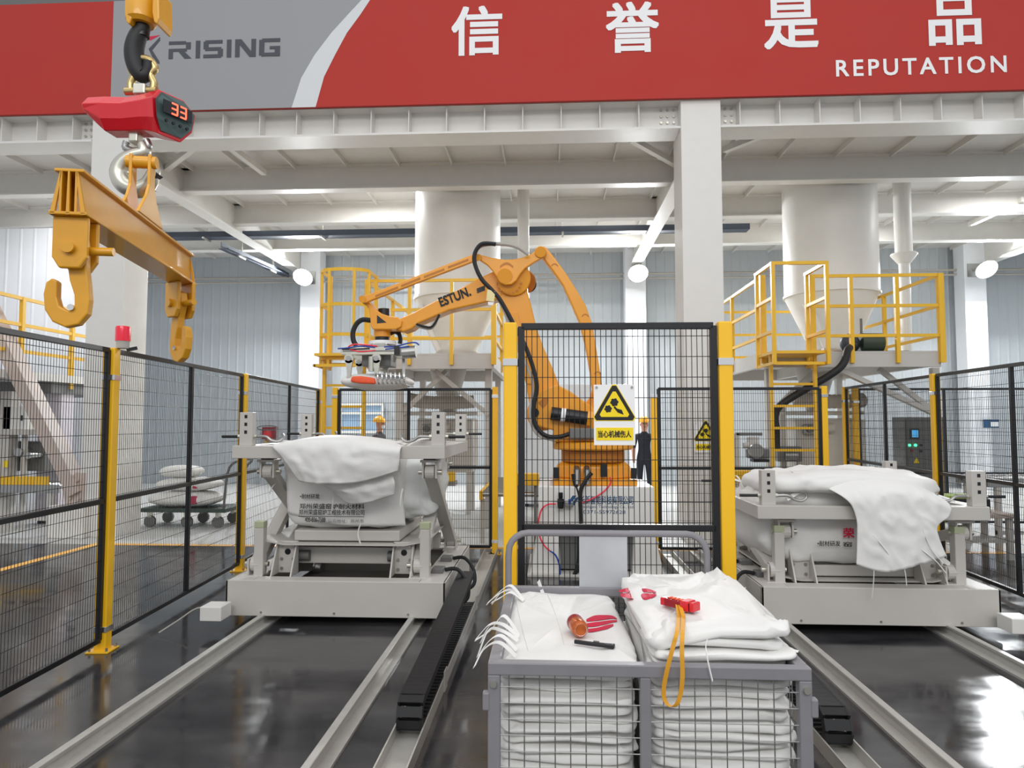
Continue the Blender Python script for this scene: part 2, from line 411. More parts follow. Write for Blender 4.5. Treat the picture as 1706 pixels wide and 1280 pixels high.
# wordmark: squared letters drawn as bars
def wordmark(x0, x1, z0, z1):
    hgt = z1-z0; wd = (x1-x0); mb = MB(); d = .003; st = [0]
    def nx(): st[0] += .00035; return Y0-.006-st[0]
    def R(a, b, c, e): y = nx(); mb.bx(x0+a*wd, x0+b*wd, y, Y0-.005, z0+c*hgt, z0+e*hgt)
    def Q(pts): y = nx(); mb.prism([V(x0+a*wd, y, z0+b*hgt) for a, b in pts], (0, Y0-.005-y, 0))
    # R
    R(0, .155, .8, 1); R(.155, .2, .52, .93); R(0, .165, .4, .58); R(0, .04, 0, .4); Q([(.09, .4), (.145, .4), (.21, 0), (.145, 0)])
    # I
    R(.245, .285, 0, 1)
    # S
    R(.33, .485, .8, 1); R(.315, .36, .5, .93); R(.33, .475, .4, .6); R(.445, .49, .07, .5); R(.315, .475, 0, .2)
    # I
    R(.525, .565, 0, 1)
    # N
    R(.6, .64, 0, 1); R(.745, .785, 0, 1); Q([(.6, 1), (.655, 1), (.785, 0), (.73, 0)])
    # G
    R(.84, 1, .8, 1); R(.815, .86, .07, .93); R(.835, 1, 0, .2); R(.955, 1, 0, .56); R(.91, 1, .4, .56)
    mb.build('lettering', 'print_dark', bn)
a = bpt(281, 98); b = bpt(467, 64); wordmark(a.x, b.x, a.z-.01, b.z+.0)
def bq(pts, m, nm): MB().prism([bpt(x, y, .008) for x, y in pts], (0, .003, 0)).build(nm, m, bn)
bq([(248, 82), (267, 62), (267, 68), (254, 84), (266, 103), (266, 107), (258, 104)], 'print_dark', 'emblem')
bq([(243, 62), (267, 59), (250, 68)], 'print_red', 'emblem')
bq([(212, 104), (212, 62), (228, 62), (228, 78), (243, 78), (228, 88), (228, 104)], 'print_dark', 'emblem')
# ---- cable trays, conduits, standing pipes
def cable_tray(pts, label):
    t = thing('cable_tray', label, 'cable tray', pts[0])
    for p, q in zip(pts[:-1], pts[1:]):
        p = Vector(p); q = Vector(q)
        MB().bar(p, q, .24, .012).bar(p+V(0, -.12, .05), q+V(0, -.12, .05), .012, .12).bar(p+V(0, .12, .05), q+V(0, .12, .05), .012, .12).build('channel', 'navy_tray', t)
        n = max(2, int((q-p).length/2.2))
        for i in range(n):
            c = p.lerp(q, (i+.5)/n); mb = MB().bar(c, (c.x, c.y, DZ), .03, .03).bx(c.x-.02, c.x+.02, c.y-.17, c.y+.17, c.z-.045, c.z-.015)
            mb.build('hanger', 'zinc', t)
    return t
cable_tray([(-8.6, 14.25, 5.6), (4.1, 14.25, 5.6)], 'dark cable tray hanging crosswise under the deck behind the silos')
cable_tray([(-7.05, 14.45, 5.42), (-6.75, 17.3, 5.42)], 'short dark cable tray running back towards the left floodlight')
def pipe_run(y, z, r, label, x0=-13.5, x1=13.5):
    MB().cyl((x0, y, z), (x1, y, z), r, 10).build('conduit', 'hose', smooth=True, label=label, cat='conduit')
pipe_run(17.85, 5.50, .03, 'thin grey conduit high on back wall, upper of two'); pipe_run(17.85, 5.38, .025, 'thin grey conduit high on back wall, lower of two')
# ---- floodlights on the rear columns
def flood(x, label):
    z = 5.33; y = 16.98
    t = thing('floodlight', label, 'lamp', (x, y, z-.25), 'floodlights on the rear columns')
    MB().lathe((x, y+.02, z), [(.05, .24), (.09, .2), (.2, .06), (.24, 0), (.25, -.02)], 20, Matrix.Rotation(math.radians(-48), 4, 'X').to_3x3()).build('housing', 'machine_grey', t, smooth=True)
    R = Matrix.Rotation(math.radians(-48), 4, 'X').to_3x3()
    MB().lathe((x, y+.02, z), [(.235, -.02), (.225, -.035), (.12, -.05)], 20, R).build('lens', 'lamp_glow', t, smooth=True)
    MB().bar((x, y+.15, z+.05), (x, 17.55, z+.1), .06, .05).bx(x-.14, x+.14, 17.49, 17.53, z-.08, z+.25).build('bracket', 'steel', t)
    l = bpy.data.lights.new('flood_light', 'AREA'); l.shape = 'DISK'; l.size = .42; l.energy = 300; l.color = (.95, .98, 1)
    o = bpy.data.objects.new('flood_light', l); COL.objects.link(o); d = R@V(0, 0, -1)
    o.location = V(x, y+.02, z)+d*.07; o.rotation_euler = d.to_track_quat('-Z', 'Y').to_euler()
mat('lamp_glow', (250, 252, 255), .3, var=0, emit=28)
flood(-6.22, 'glaring floodlight on the rear column left of the left platform'); flood(2.2, 'glaring floodlight on the rear column behind the robot'); flood(10.5, 'glaring floodlight on the rear column at far right')
# fill lamps added under the deck to brighten it, not distinctly seen there
for x, y, lb0 in ((-9.4, 12.3, 'above the mezzanine at far left'), (-3.4, 12.75, 'left of the left silo'), (1.2, 14.85, 'left of the centre column'), (6.6, 14.9, 'behind the right silo'), (-2.6, 16.9, 'near the back wall'), (8.8, 12.8, 'at the right edge')):
    t = thing('fill_lamp', 'added slim white fill lamp under the deck '+lb0, 'lamp', (x, y, DZ-.12), 'added fill lamps under the deck')
    MB().bx(x-.6, x+.6, y-.06, y+.06, DZ-.06, DZ-.012).build('housing', 'white', t)
    MB().bx(x-.58, x+.58, y-.045, y+.045, DZ-.085, DZ-.06).build('diffuser', 'fill_glow' if 'fill_glow' in M else mat('fill_glow', (250, 250, 250), .3, var=0, emit=7).name, t)
    l = bpy.data.lights.new('fill_light', 'AREA'); l.shape = 'RECTANGLE'; l.size = 1.2; l.size_y = .1; l.energy = 55
    o = bpy.data.objects.new('fill_light', l); COL.objects.link(o); o.location = (x, y, DZ-.1)
# ================================================================== guard fences
FZ0, FZ1 = .09, 2.18
def fence_post(p, ang, label, h=2.2, w=.085, beacon=False):
    t = thing('fence_post', label, 'post', (p[0], p[1], 0), 'yellow fence posts')
    R = Matrix.Rotation(ang, 3, 'Z'); c = V(p[0], p[1], 0)
    MB().box(c+V(0, 0, h/2), (w, w, h), R).build('post_tube', 'post_yellow', t, bevel=.008)
    MB().box(c+V(0, 0, .006), (.16, .16, .012), R).build('base_plate', 'post_yellow', t, bevel=.003)
    for z in (1.98, .16):
        MB().box(c+V(0, 0, z), (w+.008, w+.008, .04), R).build('clamp', 'chrome', t, bevel=.002)
    b = MB()
    for (x, y) in ((-.06, -.06), (.06, -.06), (.06, .06), (-.06, .06)):
        q = c+R@V(x, y, 0); b.cyl(q, q+V(0, 0, .035), .009, 8)
    b.build('anchor_bolts', 'steel', t)
    return t
def fence_panel(a, b, label, stiles=(), rail=1.08, gap=.055, z1=FZ1, mesh_pitch=.0285, wirew=.0042, bar=.036, ends=True):
    a = V(a[0], a[1], 0); b = V(b[0], b[1], 0); d = (b-a).normalized(); L = (b-a).length
    a = a+d*gap; b = b-d*gap; L = (b-a).length
    t = thing('mesh_fence', label, 'fence', (a+b)/2)
    up = V(0, 0, 1)
    def fb(p, q, w=bar):
        MB().bar(p, q, w, w, d if abs((q-p).normalized().z) > .5 else up).build('frame_bar', 'black', t, bevel=.003)
    fb(a+up*z1, b+up*z1); fb(a+up*FZ0, b+up*FZ0)
    if rail: fb(a+up*rail, b+up*rail)
    fb(a+up*FZ0, a+up*z1); fb(b+up*FZ0, b+up*z1)
    for s in stiles: fb(a+d*(L*s)+up*FZ0, a+d*(L*s)+up*z1)
    m = MB(); n = int(L/mesh_pitch)
    for i in range(1, n): p = a+d*(L*i/n); m.wire(p+up*FZ0, p+up*z1, wirew)
    z = FZ0+.113
    while z < z1: m.wire(a+up*z, b+up*z, wirew); z += .113
    m.build('wire_mesh', 'black', t, kind='stuff')
    return t
LF = [V(-3.10, 2.2), V(-3.235, 4.93), V(-3.45, 7.62), V(-3.77, 11.15)] if False else None
L0, L1, L2, L3 = (-3.05, 2.1), (-3.235, 4.93), (-3.45, 7.62), (-3.76, 11.1)
ang = math.atan2(-.215, 2.69)
p1 = fence_post(L1, -ang*.0+.08, 'yellow fence post under the red beacon, nearest on the left'); fence_post(L2, .08, 'yellow fence post behind the left cart corner, middle of left run')
fence_post(L3, .08, 'yellow fence post at the far left corner beside the ladder')
fence_panel(L0, L1, 'black mesh fence panel nearest the camera on the far left', rail=1.08)
fence_panel(L1, L2, 'black mesh fence panel left of the left cart, with centre stile', (.5,))
fence_panel(L2, L3, 'black mesh fence panel behind the left cart running to the back corner', (.52,))
# back run, a little lower than the side runs
BY = 8.75; FZB = 2.07
B0, B1, B2, B3 = [(P(q, 648, Y=BY).x, BY) for q in (559, 825, 1089, 1372)]
B5, B6 = (4.90, 11.35), (9.4, 11.3)
fence_post(B0, 0, 'yellow fence post at the left end of the back run, right of the ladder', h=2.1, w=.07); fence_post(B1, 0, 'yellow fence post of the back run just left of the front panel', h=2.1, w=.07)
fence_post(B2, 0, 'yellow fence post beside the standing worker behind the robot', h=2.0, w=.07); fence_post(B3, 0, 'yellow fence post right of the right ladder', h=2.1, w=.07)
fence_post(B5, 0, 'yellow fence post starting the back run behind the control cabinet')
fence_panel(B0, B1, 'black mesh back fence panel above the left bulk bag', (.46,), z1=FZB)
fence_panel(B2, B3, 'black mesh back fence panel in front of the right ladder', (.42,), z1=FZB)
fence_panel(B5, B6, 'black mesh back fence panel in front of the control cabinet', (.3, .65), rail=.85)
# right run
R0, R1, R2 = (4.20, 5.05), (4.36, 8.05), (4.60, 11.0)
fence_post(R1, -.06, 'yellow fence post behind the right cart, middle of the right run'); fence_post(R2, -.06, 'narrow yellow fence post at the far end of the right run')
fence_panel(R1, R0, 'black mesh fence panel at the right edge beside the right cart', (.47,))
fence_panel(R2, R1, 'black mesh fence panel of the right run next to the control cabinet', (.52,))
# front panel with the warning sign
FA, FB = (-.213, 3.80), (.957, 3.82)
fence_post(FA, 0, 'yellow fence post left of the front mesh panel with sign', w=.075); fence_post(FB, 0, 'yellow fence post right of the front mesh panel with sign', w=.075)
fp = fence_panel(FA, FB, 'black mesh front panel between two yellow posts carrying the warning sign', gap=.06)
def warning_sign(c, w, h, label):
    y = c.y; t = thing('warning_sign', label, 'sign', (c.x, y, c.z-h/2))
    MB().bx(c.x-w/2, c.x+w/2, y-.004, y, c.z-h/2, c.z+h/2).build('plate', 'print_white', t, bevel=.001)
    def tri(s, dz, d, m, nm):
        k = .5*w*s; pts = []
        cz = c.z+h*.12+dz
        for i in range(3):
            a = math.pi/2+i*2*math.pi/3; v = V(math.cos(a), 0, math.sin(a))
            for da in (.14, -.14) if False else (-.09, .09):
                aa = a+da; pts.append(V(c.x+math.cos(aa)*k*1.16, y-d, cz+math.sin(aa)*k*1.16))
        MB().prism(pts, (0, .0008, 0)).build(nm, m, t)
    tri(.98, 0, .0052, 'sign_yellow', 'triangle'); tri(.93, 0, .0062, 'print_black', 'triangle'); tri(.68, 0, .0072, 'sign_yellow', 'triangle')
    g = MB(); cz = c.z+h*.13
    for (dx, dz, r) in ((.0, .026, .023), (-.034, -.010, .021)):
        pts = []
        for i in range(24):
            rr = r*w/.224*(1.0 if (i//2) % 2 == 0 else .84); a = 2*math.pi*i/24; pts.append(V(c.x+dx*w/.224+rr*math.cos(a), y-.0085, cz+dz*w/.224+rr*math.sin(a)))
        g.prism(pts, (0, .001, 0))
    g.prism([V(c.x+x*w/.224, y-.0085, cz+z*w/.224) for x, z in ((.0, .008), (.014, -.008), (.04, -.016), (.05, -.042), (.018, -.03), (-.004, -.004))], (0, .001, 0))
    g.build('pictogram', 'print_black', t)
    MB().bx(c.x-w*.45, c.x+w*.45, y-.006, y-.004, c.z-h*.42, c.z-h*.21).build('caption_field', 'sign_yellow', t)
    text('lettering', '当心机械伤人', 'print_black', t, (c.x-w*.4, y-.0075, c.z-h*.37), XD, UP, h*.11, w*.8, thick=0, bold=.022)
    b = MB()
    for s in (-1, 1): b.cyl((c.x+s*w*.43, y, c.z+h*.455), (c.x+s*w*.43, y-.008, c.z+h*.455), .007, 10)
    b.build('screws', 'steel', t)
    return t
warning_sign(P(1023.5, 691.5, Y=3.77), .222, .328, 'white warning sign with yellow gear triangle on the front mesh panel')
warning_sign(P(1176, 729, Y=9.68), .32, .42, 'faded warning sign with gear triangle on the centre column')
# beacon on the first left post
bc = V(L1[0]+.06, L1[1]+.03, 2.2)
t = thing('warning_beacon', 'red cylindrical warning beacon on top of the nearest left fence post', 'beacon', bc)
MB().lathe(bc, [(.04, 0), (.045, .01), (.045, .045), (.05, .055)], 20).build('base', 'machine_grey', t, smooth=True)
MB().lathe(bc, [(.052, .055), (.052, .15), (.048, .165), (.02, .17)], 20).build('dome', 'beacon', t, smooth=True)
MB().bar(bc+V(.02, .02, -.01), bc+V(.075, .06, .01), .03, .025).build('bracket', 'black', t)
# ================================================================== floor rails and cable chains
for x, lab in ((-2.34, 'steel floor rail under the left cart, outer'), (-1.11, 'steel floor rail under the left cart, beside the cable chain'),
               (1.85, 'steel floor rail under the right cart, next to the bag trolley'), (3.08, 'steel floor rail under the right cart, outer')):
    t = thing('floor_rail', lab, 'rail', (x, 5.5, 0), 'floor rails for the carts')
    s = 1 if x < 0 else -1
    MB().bx(x-.07, x+.07, .9, 9.0, 0, .016).build('foot', 'rail_steel', t)
    MB().bx(x-.008, x+.008, .9, 9.0, .014, .07).build('web', 'rail_steel', t)
    MB().bx(x-.022, x+.022, .9, 9.0, .066, .088).build('head', 'rail_steel', t, bevel=.005)
def chain(x0, s, lab_t, lab_c, ynear):
    t = thing('chain_tray', lab_t, 'tray', (x0, 5, 0))
    w = .15
    MB().bx(x0-w/2, x0+w/2, 1.0, 8.8, 0, .012).build('bottom', 'rail_steel', t)
    for sd in (-1, 1): MB().bx(x0+sd*w/2-.004, x0+sd*w/2+.004, 1.0, 8.8, 0, .075).build('side', 'rail_steel', t)
    for y in (4.35, 6.2):
        for sd in (-1, 1): MB().bx(x0+sd*(w/2+.004), x0+sd*(w/2+.012), y-.05, y+.05, 0, .12).build('lug', 'rail_steel', t)
    c = thing('cable_chain', lab_c, 'cable chain', (x0, ynear, 0))
    # path: lower run, bend near the camera, upper run back to the cart
    pts = []; r = .075; zc = .02+r+.02; pitch = .052
    n1 = int((6.2-ynear)/pitch)
    for i in range(n1): pts.append((6.2-i*pitch, .04))
    na = int(math.pi*r/pitch)
    for i in range(na+1): a = -math.pi/2-math.pi*i/na; pts.append((ynear+r*math.cos(a), .04+r+r*math.sin(a)))
    for i in range(1, n1): pts.append((ynear+i*pitch, .04+2*r+.14*(i/n1)**1.2))
    base = MB(); ww = .062
    base.bx(-ww, ww, -.0255, .0255, .014, .021); base.bx(-ww, ww, -.009, .009, -.021, -.013)
    for sd in (-1, 1): base.bx(sd*ww-.006, sd*ww+.006, -.029, .029, -.022, .022)
    me0 = None
    for (y0, z0), (y1, z1) in zip(pts[:-1], pts[1:]):
        a = math.atan2(z1-z0, y1-y0)
        if me0 is None:
            OFF[c] = V(0, 0, 0); o = base.build('chain_link', 'rubber', c, bevel=0); me0 = o.data
        else: o = bpy.data.objects.new('chain_link', me0); link(o, c)
        o.location = V(x0, (y0+y1)/2, (z0+z1)/2)-c.location; o.rotation_euler = (a, 0, 0)
    OFF[c] = Vector(c.location)
chain(-.73, 1, 'grey steel tray on the floor holding the cable chain beside the left cart', 'black cable chain curling in the tray beside the left cart', 3.72)
chain(1.43, -1, 'grey steel tray on the floor holding the cable chain beside the bag trolley', 'black cable chain curling in the tray right of the bag trolley', 3.68)
# ================================================================== lifting carts
def lift_cart(X0, X1, Y0, Y1, fz, pan_z, side, label):
    """side = +1: hoses on the right, sensor box on the left"""
    t = thing('lift_cart', label, 'cart', ((X0+X1)/2, (Y0+Y1)/2, 0))
    G = 'machine_grey'; zb, zt = .075, .36
    def B(name, *a, m=G, bevel=.004, par=None, label=None): return MB().bx(*a).build(name, m, par or t, bevel=bevel, label=label)
    # chassis: front, rear and side plates
    fr = B('front_plate', X0, X1, Y0, Y0+.02, zb, zt)
    B('rear_plate', X0, X1, Y1-.02, Y1, zb, zt)
    for x in (X0, X1-.02): B('side_plate', x, x+.02, Y0, Y1, zb, zt)
    for x in (X0, X1-.22): B('side_deck', x+.004, x+.216, Y0+.02, Y1-.02, zt-.02, zt)
    for y in (Y0+.02, Y1-.16): B('cross_deck', X0+.22, X1-.22, y, y+.14, zt-.02, zt)
    B('under_pan', X0+.2, X1-.2, Y0+.2, Y1-.2, .1, .13, m='machine_dark')
    # screws on the front
    s = MB()
    for k in range(3):
        for z in (zb+.03,): s.cyl((X0+.3+k*(X1-X0-.6)/2, Y0, z), (X0+.3+k*(X1-X0-.6)/2, Y0-.006, z), .009, 8)
    s.build('screws', 'steel', fr)
    # wheels on the rails
    for xr in ((-2.34, -1.11) if X0 < 0 else (1.85, 3.08)):
        for y in (Y0+.3, Y1-.3):
            wl = MB().cyl((xr-.03, y, .158), (xr+.03, y, .158), .07, 20).cyl((xr-.045, y, .158), (xr-.03, y, .158), .083, 20).build('wheel', 'steel', t, smooth=True)
    # inner beam frame under the bag table
    B('table_beam', X0+.24, X1-.24, Y0+.42, Y0+.50, .42, .56)
    B('table_beam', X0+.24, X1-.24, Y1-.5, Y1-.42, .42, .56)
    for x in (X0+.3, X1-.38): B('table_beam', x, x+.08, Y0+.5, Y1-.5, .42, .56)
    # brackets with gussets, bolts and stop posts
    for x, sg in ((X0+.40, 1), (X1-.40, -1)):
        xa, xb = x-.09, x+.09; yb = Y0+.30
        br = B('bracket', xa, xb, yb, yb+.014, zt, zt+.27)
        for xg in (xa, xb-.012):
            MB().prism([(xg, yb, zt), (xg, yb, zt+.26), (xg, yb-.02, zt+.26), (xg, yb-.16, zt)], (.012, 0, 0)).build('gusset', G, br)
        bo = MB()
        for dx in (-.05, .05):
            for dz in (.04, .12, .23): bo.cyl((x+dx, yb, zt+dz), (x+dx, yb-.012, zt+dz), .013, 6)
        bo.build('bolts', 'steel', br)
        MB().cyl((x, yb-.004, zt+.18), (x, yb+.01, zt+.18), .026, 14).build('hole', 'screen_dark', br)
        px = x-sg*.20
        st = B('stop_post', px-.04, px+.04, Y0+.16, Y0+.24, zt-.01, zt+.40, bevel=.006)
        B('pad', px-.042, px+.042, Y0+.158, Y0+.242, zt+.40, zt+.455, m='cream_green', par=st)
        MB().cyl((x+sg*.16, Y0+.40, .49), (x+sg*.06, Y0+.40, .49), .045, 14).build('shaft_end', 'machine_dark', t, smooth=True)
    # lifting frame: four rails around
    fx0, fx1, fy0, fy1 = X0+.0, X1-.02, Y0+.06, Y1-.02; th = .105; wd = .12
    B('lift_frame_bar', fx0, fx1, fy0, fy0+wd, fz-th, fz); B('lift_frame_bar', fx0, fx1, fy1-wd, fy1, fz-th, fz)
    for x in (fx0, fx1-wd): B('lift_frame_bar', x, x+wd, fy0+wd, fy1-wd, fz-th+.001, fz-.001)
    # hanger posts with slots and threaded hook rods
    for x in (fx0+.10, fx1-.06):
        for y in (fy0+.05, fy1-.12):
            po = B('hanger_post', x-.055, x+.055, y-.02, y+.06, fz, fz+.28, bevel=.004)
            h = MB()
            for k in range(3): h.bx(x-.012, x+.012, y-.0215, y-.019, fz+.10+k*.065, fz+.128+k*.065)
            h.build('slots', 'screen_dark', po)
            sgn = 1 if x < (fx0+fx1)/2 else -1
            yy = y+.02; z = fz+.075
            MB().cyl((x-sgn*.22, yy, z), (x+sgn*.06, yy, z), .012, 8).build('threaded_rod', 'black', po, smooth=True)
            MB().cyl((x+sgn*.055, yy, z), (x+sgn*.08, yy, z), .02, 6).cyl((x-sgn*.055, yy, z), (x-sgn*.08, yy, z), .02, 6).build('nuts', 'zinc', po)
            MB().tube([(x+sgn*.06, yy, z), (x+sgn*.16, yy-.005, z), (x+sgn*.21, yy-.01, z-.03), (x+sgn*.27, yy-.01, z-.04), (x+sgn*.31, yy, z-.01), (x+sgn*.30, yy, z+.025)], .012, 8, 4).build('hook_rod', 'steel', po, smooth=True)
    # scissor arms on both sides with forks and pins
    for sx, x in ((1, X0+.21), (-1, X1-.21)):
        lo = zt+.09; hi = fz-th-.12; yn, yf = Y0+.22, Y1-.22
        for j, ((ya, za), (yb_, zb_)) in enumerate((((yn, lo), (yf, hi)), ((yf, lo), (yn, hi)))):
            xx = x+(.045 if j else -.045)
            MB().bar((xx, ya, za), (xx, yb_, zb_), .07, .11, V(1, 0, 0)).cyl((xx-.04, ya, za), (xx+.04, ya, za), .062, 16).cyl((xx-.04, yb_, zb_), (xx+.04, yb_, zb_), .062, 16).build('scissor_arm', G, t, bevel=.004)
            for y, z, up in ((ya, za, -1), (yb_, zb_, 1)):
                f = MB()
                for d in (-.055, .055): f.bx(xx+d-.008, xx+d+.008, y-.055, y+.055, z-.05 if up > 0 else z-.085, z+.085 if up > 0 else z+.05)
                f.bx(xx-.075, xx+.075, y-.075, y+.075, (z+.085) if up > 0 else (z-.105), (z+.105) if up > 0 else (z-.085))
                fk = f.build('fork', G, t, bevel=.003)
                MB().cyl((xx-.1, y, z), (xx+.1, y, z), .022, 12).build('pin', 'zinc', fk, smooth=True)
                if up > 0: MB().bx(xx-.05, xx+.05, y-.05, y+.05, z+.105, fz-th).build('load_cell', 'black', fk)
    # bag table: shallow pan
    cx = (X0+X1)/2; pw = .62
    pm = MB(); nx = 14; py0, py1 = Y0+.22, Y1-.25; vs = []; fs = []
    for j in range(2):
        for i in range(nx+1):
            u = -1+2*i/nx; lift = .0 + .10*max(0, abs(u)-.72)/.28
            vs.append((cx+u*(X1-X0)*.40, py0 if j == 0 else py1, pan_z-.1+lift*.4))
    fs = [(i, i+1, nx+2+i, nx+1+i) for i in range(nx)]
    pm.add(vs, fs); pn = pm.build('drip_pan', G, t); md = pn.modifiers.new('solid', 'SOLIDIFY'); md.thickness = .012
    B('bag_table', cx-.46, cx+.46, Y0+.32, Y1-.35, pan_z-.09, pan_z, bevel=.01)
    # sensor box on the outer front corner
    sx = -side; xb = X0 if sx < 0 else X1
    x0, x1 = (xb-.08, xb+.09) if sx < 0 else (xb-.09, xb+.08)
    sb = B('sensor_box', x0-.0, x1+.0, Y0-.26, Y0-.08, .10, .21, bevel=.006, m='white')
    MB().bx((x0+x1)/2-.03, (x0+x1)/2+.03, Y0-.08, Y0, .14, .17).build('mount', 'zinc', sb)
    MB().bx((x0+x1)/2-.035, (x0+x1)/2+.035, Y0-.2, Y0-.12, .085, .10).build('foot_piece', 'machine_dark', sb)
    MB().tube([(x0+.03 if sx < 0 else x1-.03, Y0-.12, .16), ((x0 if sx < 0 else x1)+sx*.08, Y0-.15, .17), ((x0 if sx < 0 else x1)+sx*.2, Y0-.2, .09), ((x0 if sx < 0 else x1)+sx*.3, Y0-.3, .02)], .006, 6, 4).build('lead', 'hose', sb, smooth=True)
    # hose pair on the inner side
    xh = X1 if side > 0 else X0
    for y in (Y0+.35, Y0+.85):
        MB().tube([(xh-side*.06, y+.05, zt+.02), (xh+side*.05, y+.02, zt+.03), (xh+side*.14, y-.05, zt-.06), (xh+side*.15, y-.1, zt-.18), (xh+side*.06, y-.15, zt-.23), (xh, y-.16, zt-.235)], .017, 10, 5).build('hose', 'rubber', t, smooth=True)
        MB().cyl((xh, y-.16, zt-.235), (xh+side*.05, y-.155, zt-.235), .024, 10).build('hose_fitting', 'zinc', t, smooth=True)
        MB().bx(xh-side*.12-.05, xh-side*.12+.05, y-.02, y+.12, zt, zt+.04).build('valve_block', 'machine_dark', t, bevel=.004)
    MB().bx(*(sorted((xh, xh+side*.10))), Y0+.5, Y0+.62, .16, .22).build('chain_arm', 'machine_grey', t, bevel=.004)
    return t
mat('cream_green', (176, 182, 150), .5, var=.04)
CL = (-2.65, -.84, 5.60, 7.30); CR = (1.66, 3.475, 5.60, 7.25)
lift_cart(*CL, 1.455, .72, 1, 'grey scissor lift cart on rails at left with its frame raised high')
lift_cart(*CR, .985, .47, -1, 'grey scissor lift cart on rails at right with its frame lowered')
# ---- bulk bags
def rounded_bag(name, c, d, m, parent, seed, nx=40, nyz=28, bulge=.05, amp=.02, e=.32, shape=None, scale=3.0):
    """box-like sack: superellipsoid with wrinkles"""
    vs = []; fs = []; n = 96; mm = 40
    def se(v, p): return math.copysign(abs(v)**p, v)
    for i in range(mm+1):
        ph = -math.pi/2+math.pi*i/mm
        for j in range(n):
            th = 2*math.pi*j/n
            x = se(math.cos(ph), e)*se(math.cos(th), e); y = se(math.cos(ph), e)*se(math.sin(th), e); z = se(math.sin(ph), e)
            k = 1+bulge*(1-z*z)
            p = V(x*d[0]/2*k, y*d[1]/2*k, z*d[2]/2)
            q = p*scale
            w = amp*(nz(q, 1, seed)+.6*nz(q, 2.3, seed+9)) - amp*.9*abs(nz(V(q.x, q.y, q.z*.45), 1.7, seed+4))
            w += amp*(.8*ridge(q.x*.4+q.z*.6, q.y*.5-q.z*.4, 1.6, seed+2)-.7*ridge(q.x*.7-q.y*.4, q.z*.9+q.x*.2, 1.3, seed+6, 5))*.6
            nrm = V(x, y, z*.7).normalized()
            p = p+nrm*w
            if shape: p = shape(p)
            vs.append(Vector(c)+p)
    for i in range(mm):
        for j in range(n): fs.append((i*n+j, i*n+(j+1) % n, (i+1)*n+(j+1) % n, (i+1)*n+j))
    o = MB().add(vs, fs).build(name, m, parent); o.data.polygons.foreach_set('use_smooth', [True]*len(o.data.polygons))
    return o
def sheet(name, rows, m, parent, nu=26, nv=8, amp=.012, seed=1., thick=.004, label=None):
    """cloth patch through rows of control points (each row a polyline), draped with folds"""
    rows = [smooth_path(r, max(2, nu//(len(r)-1))) for r in rows]
    L = min(len(r) for r in rows); rows = [r[:L-1]+[r[-1]] if len(r) > L else r for r in rows]
    colsn = [smooth_path([r[i] for r in rows], nv) if len(rows) > 1 else None for i in range(L)]
    H = len(colsn[0]); vs = []; fs = []
    for i in range(L):
        for j in range(H):
            p = colsn[i][j]; e = .25+.75*min(1, 4*min(i/(L-1), 1-i/(L-1)))
            rg = 1-abs(nz(V(p.x*1.0+p.z*.45, 0, p.z*.28-p.x*.2), 8, seed+3))*2.2; rg = max(0, rg)**3; r2 = max(0, 1-abs(nz(V(p.x*.3-p.z*.9, 0, p.z*.35+p.x*.7), 6, seed+8))*2.6)**4
            vs.append(p+V(0, -amp*e*(nz(p, 3, seed)*.8+rg*.9+r2*.7), amp*.3*nz(p, 4, seed+5)))
    for i in range(L-1):
        for j in range(H-1): fs.append((i*H+j, (i+1)*H+j, (i+1)*H+j+1, i*H+j+1))
    o = MB().add(vs, fs).build(name, m, parent); o.data.polygons.foreach_set('use_smooth', [True]*len(o.data.polygons))
    s = o.modifiers.new('solid', 'SOLIDIFY'); s.thickness = thick; s.offset = 0
    return tag(o, label)
def tie(name, pts, parent, w=.012, m='bag'): return MB().strip(smooth_path(pts, 5), w, .003, (.7, .7, .1)).build(name, m, parent)
# left bag
lb = thing('bulk_bag', 'white bulk bag with black Chinese print hanging in the raised left cart frame', 'bag', (-1.75, 6.4, .72))
def lshape(p):
    z = p.z+.36; return V(p.x*(1-.05*(z > .55)*(z-.55)), p.y, p.z)
rounded_bag('body', (-1.80, 6.40, 1.07), (1.02, .86, .70), 'bag', lb, 3., amp=.03, e=.26)
rounded_bag('liner', (-1.22, 6.5, 1.10), (.42, .70, .64), 'liner', lb, 8., amp=.05, e=.55)
sheet('flap', [[(-2.27, 5.92, 1.47), (-1.95, 5.86, 1.535), (-1.55, 5.86, 1.53), (-1.22, 5.92, 1.465)],
               [(-2.29, 5.62, 1.462), (-1.95, 5.61, 1.50), (-1.55, 5.61, 1.49), (-1.215, 5.62, 1.44)],
               [(-2.19, 5.60, 1.35), (-1.95, 5.57, 1.32), (-1.55, 5.575, 1.33), (-1.22, 5.6, 1.34)],
               [(-2.06, 5.62, 1.165), (-1.88, 5.58, 1.15), (-1.55, 5.60, 1.165), (-1.235, 5.61, 1.255)]], 'bag', lb, nu=30, nv=8, amp=.02, seed=4.)
sheet('flap', [[(-2.03, 5.80, 1.19), (-1.75, 5.74, 1.16), (-1.30, 5.72, 1.21)],
               [(-1.96, 5.78, 1.145), (-1.66, 5.70, 1.08), (-1.275, 5.68, 1.15)],
               [(-1.86, 5.84, 1.10), (-1.66, 5.76, .965), (-1.29, 5.72, 1.05)]], 'bag', lb, nu=24, nv=8, amp=.03, seed=6.)
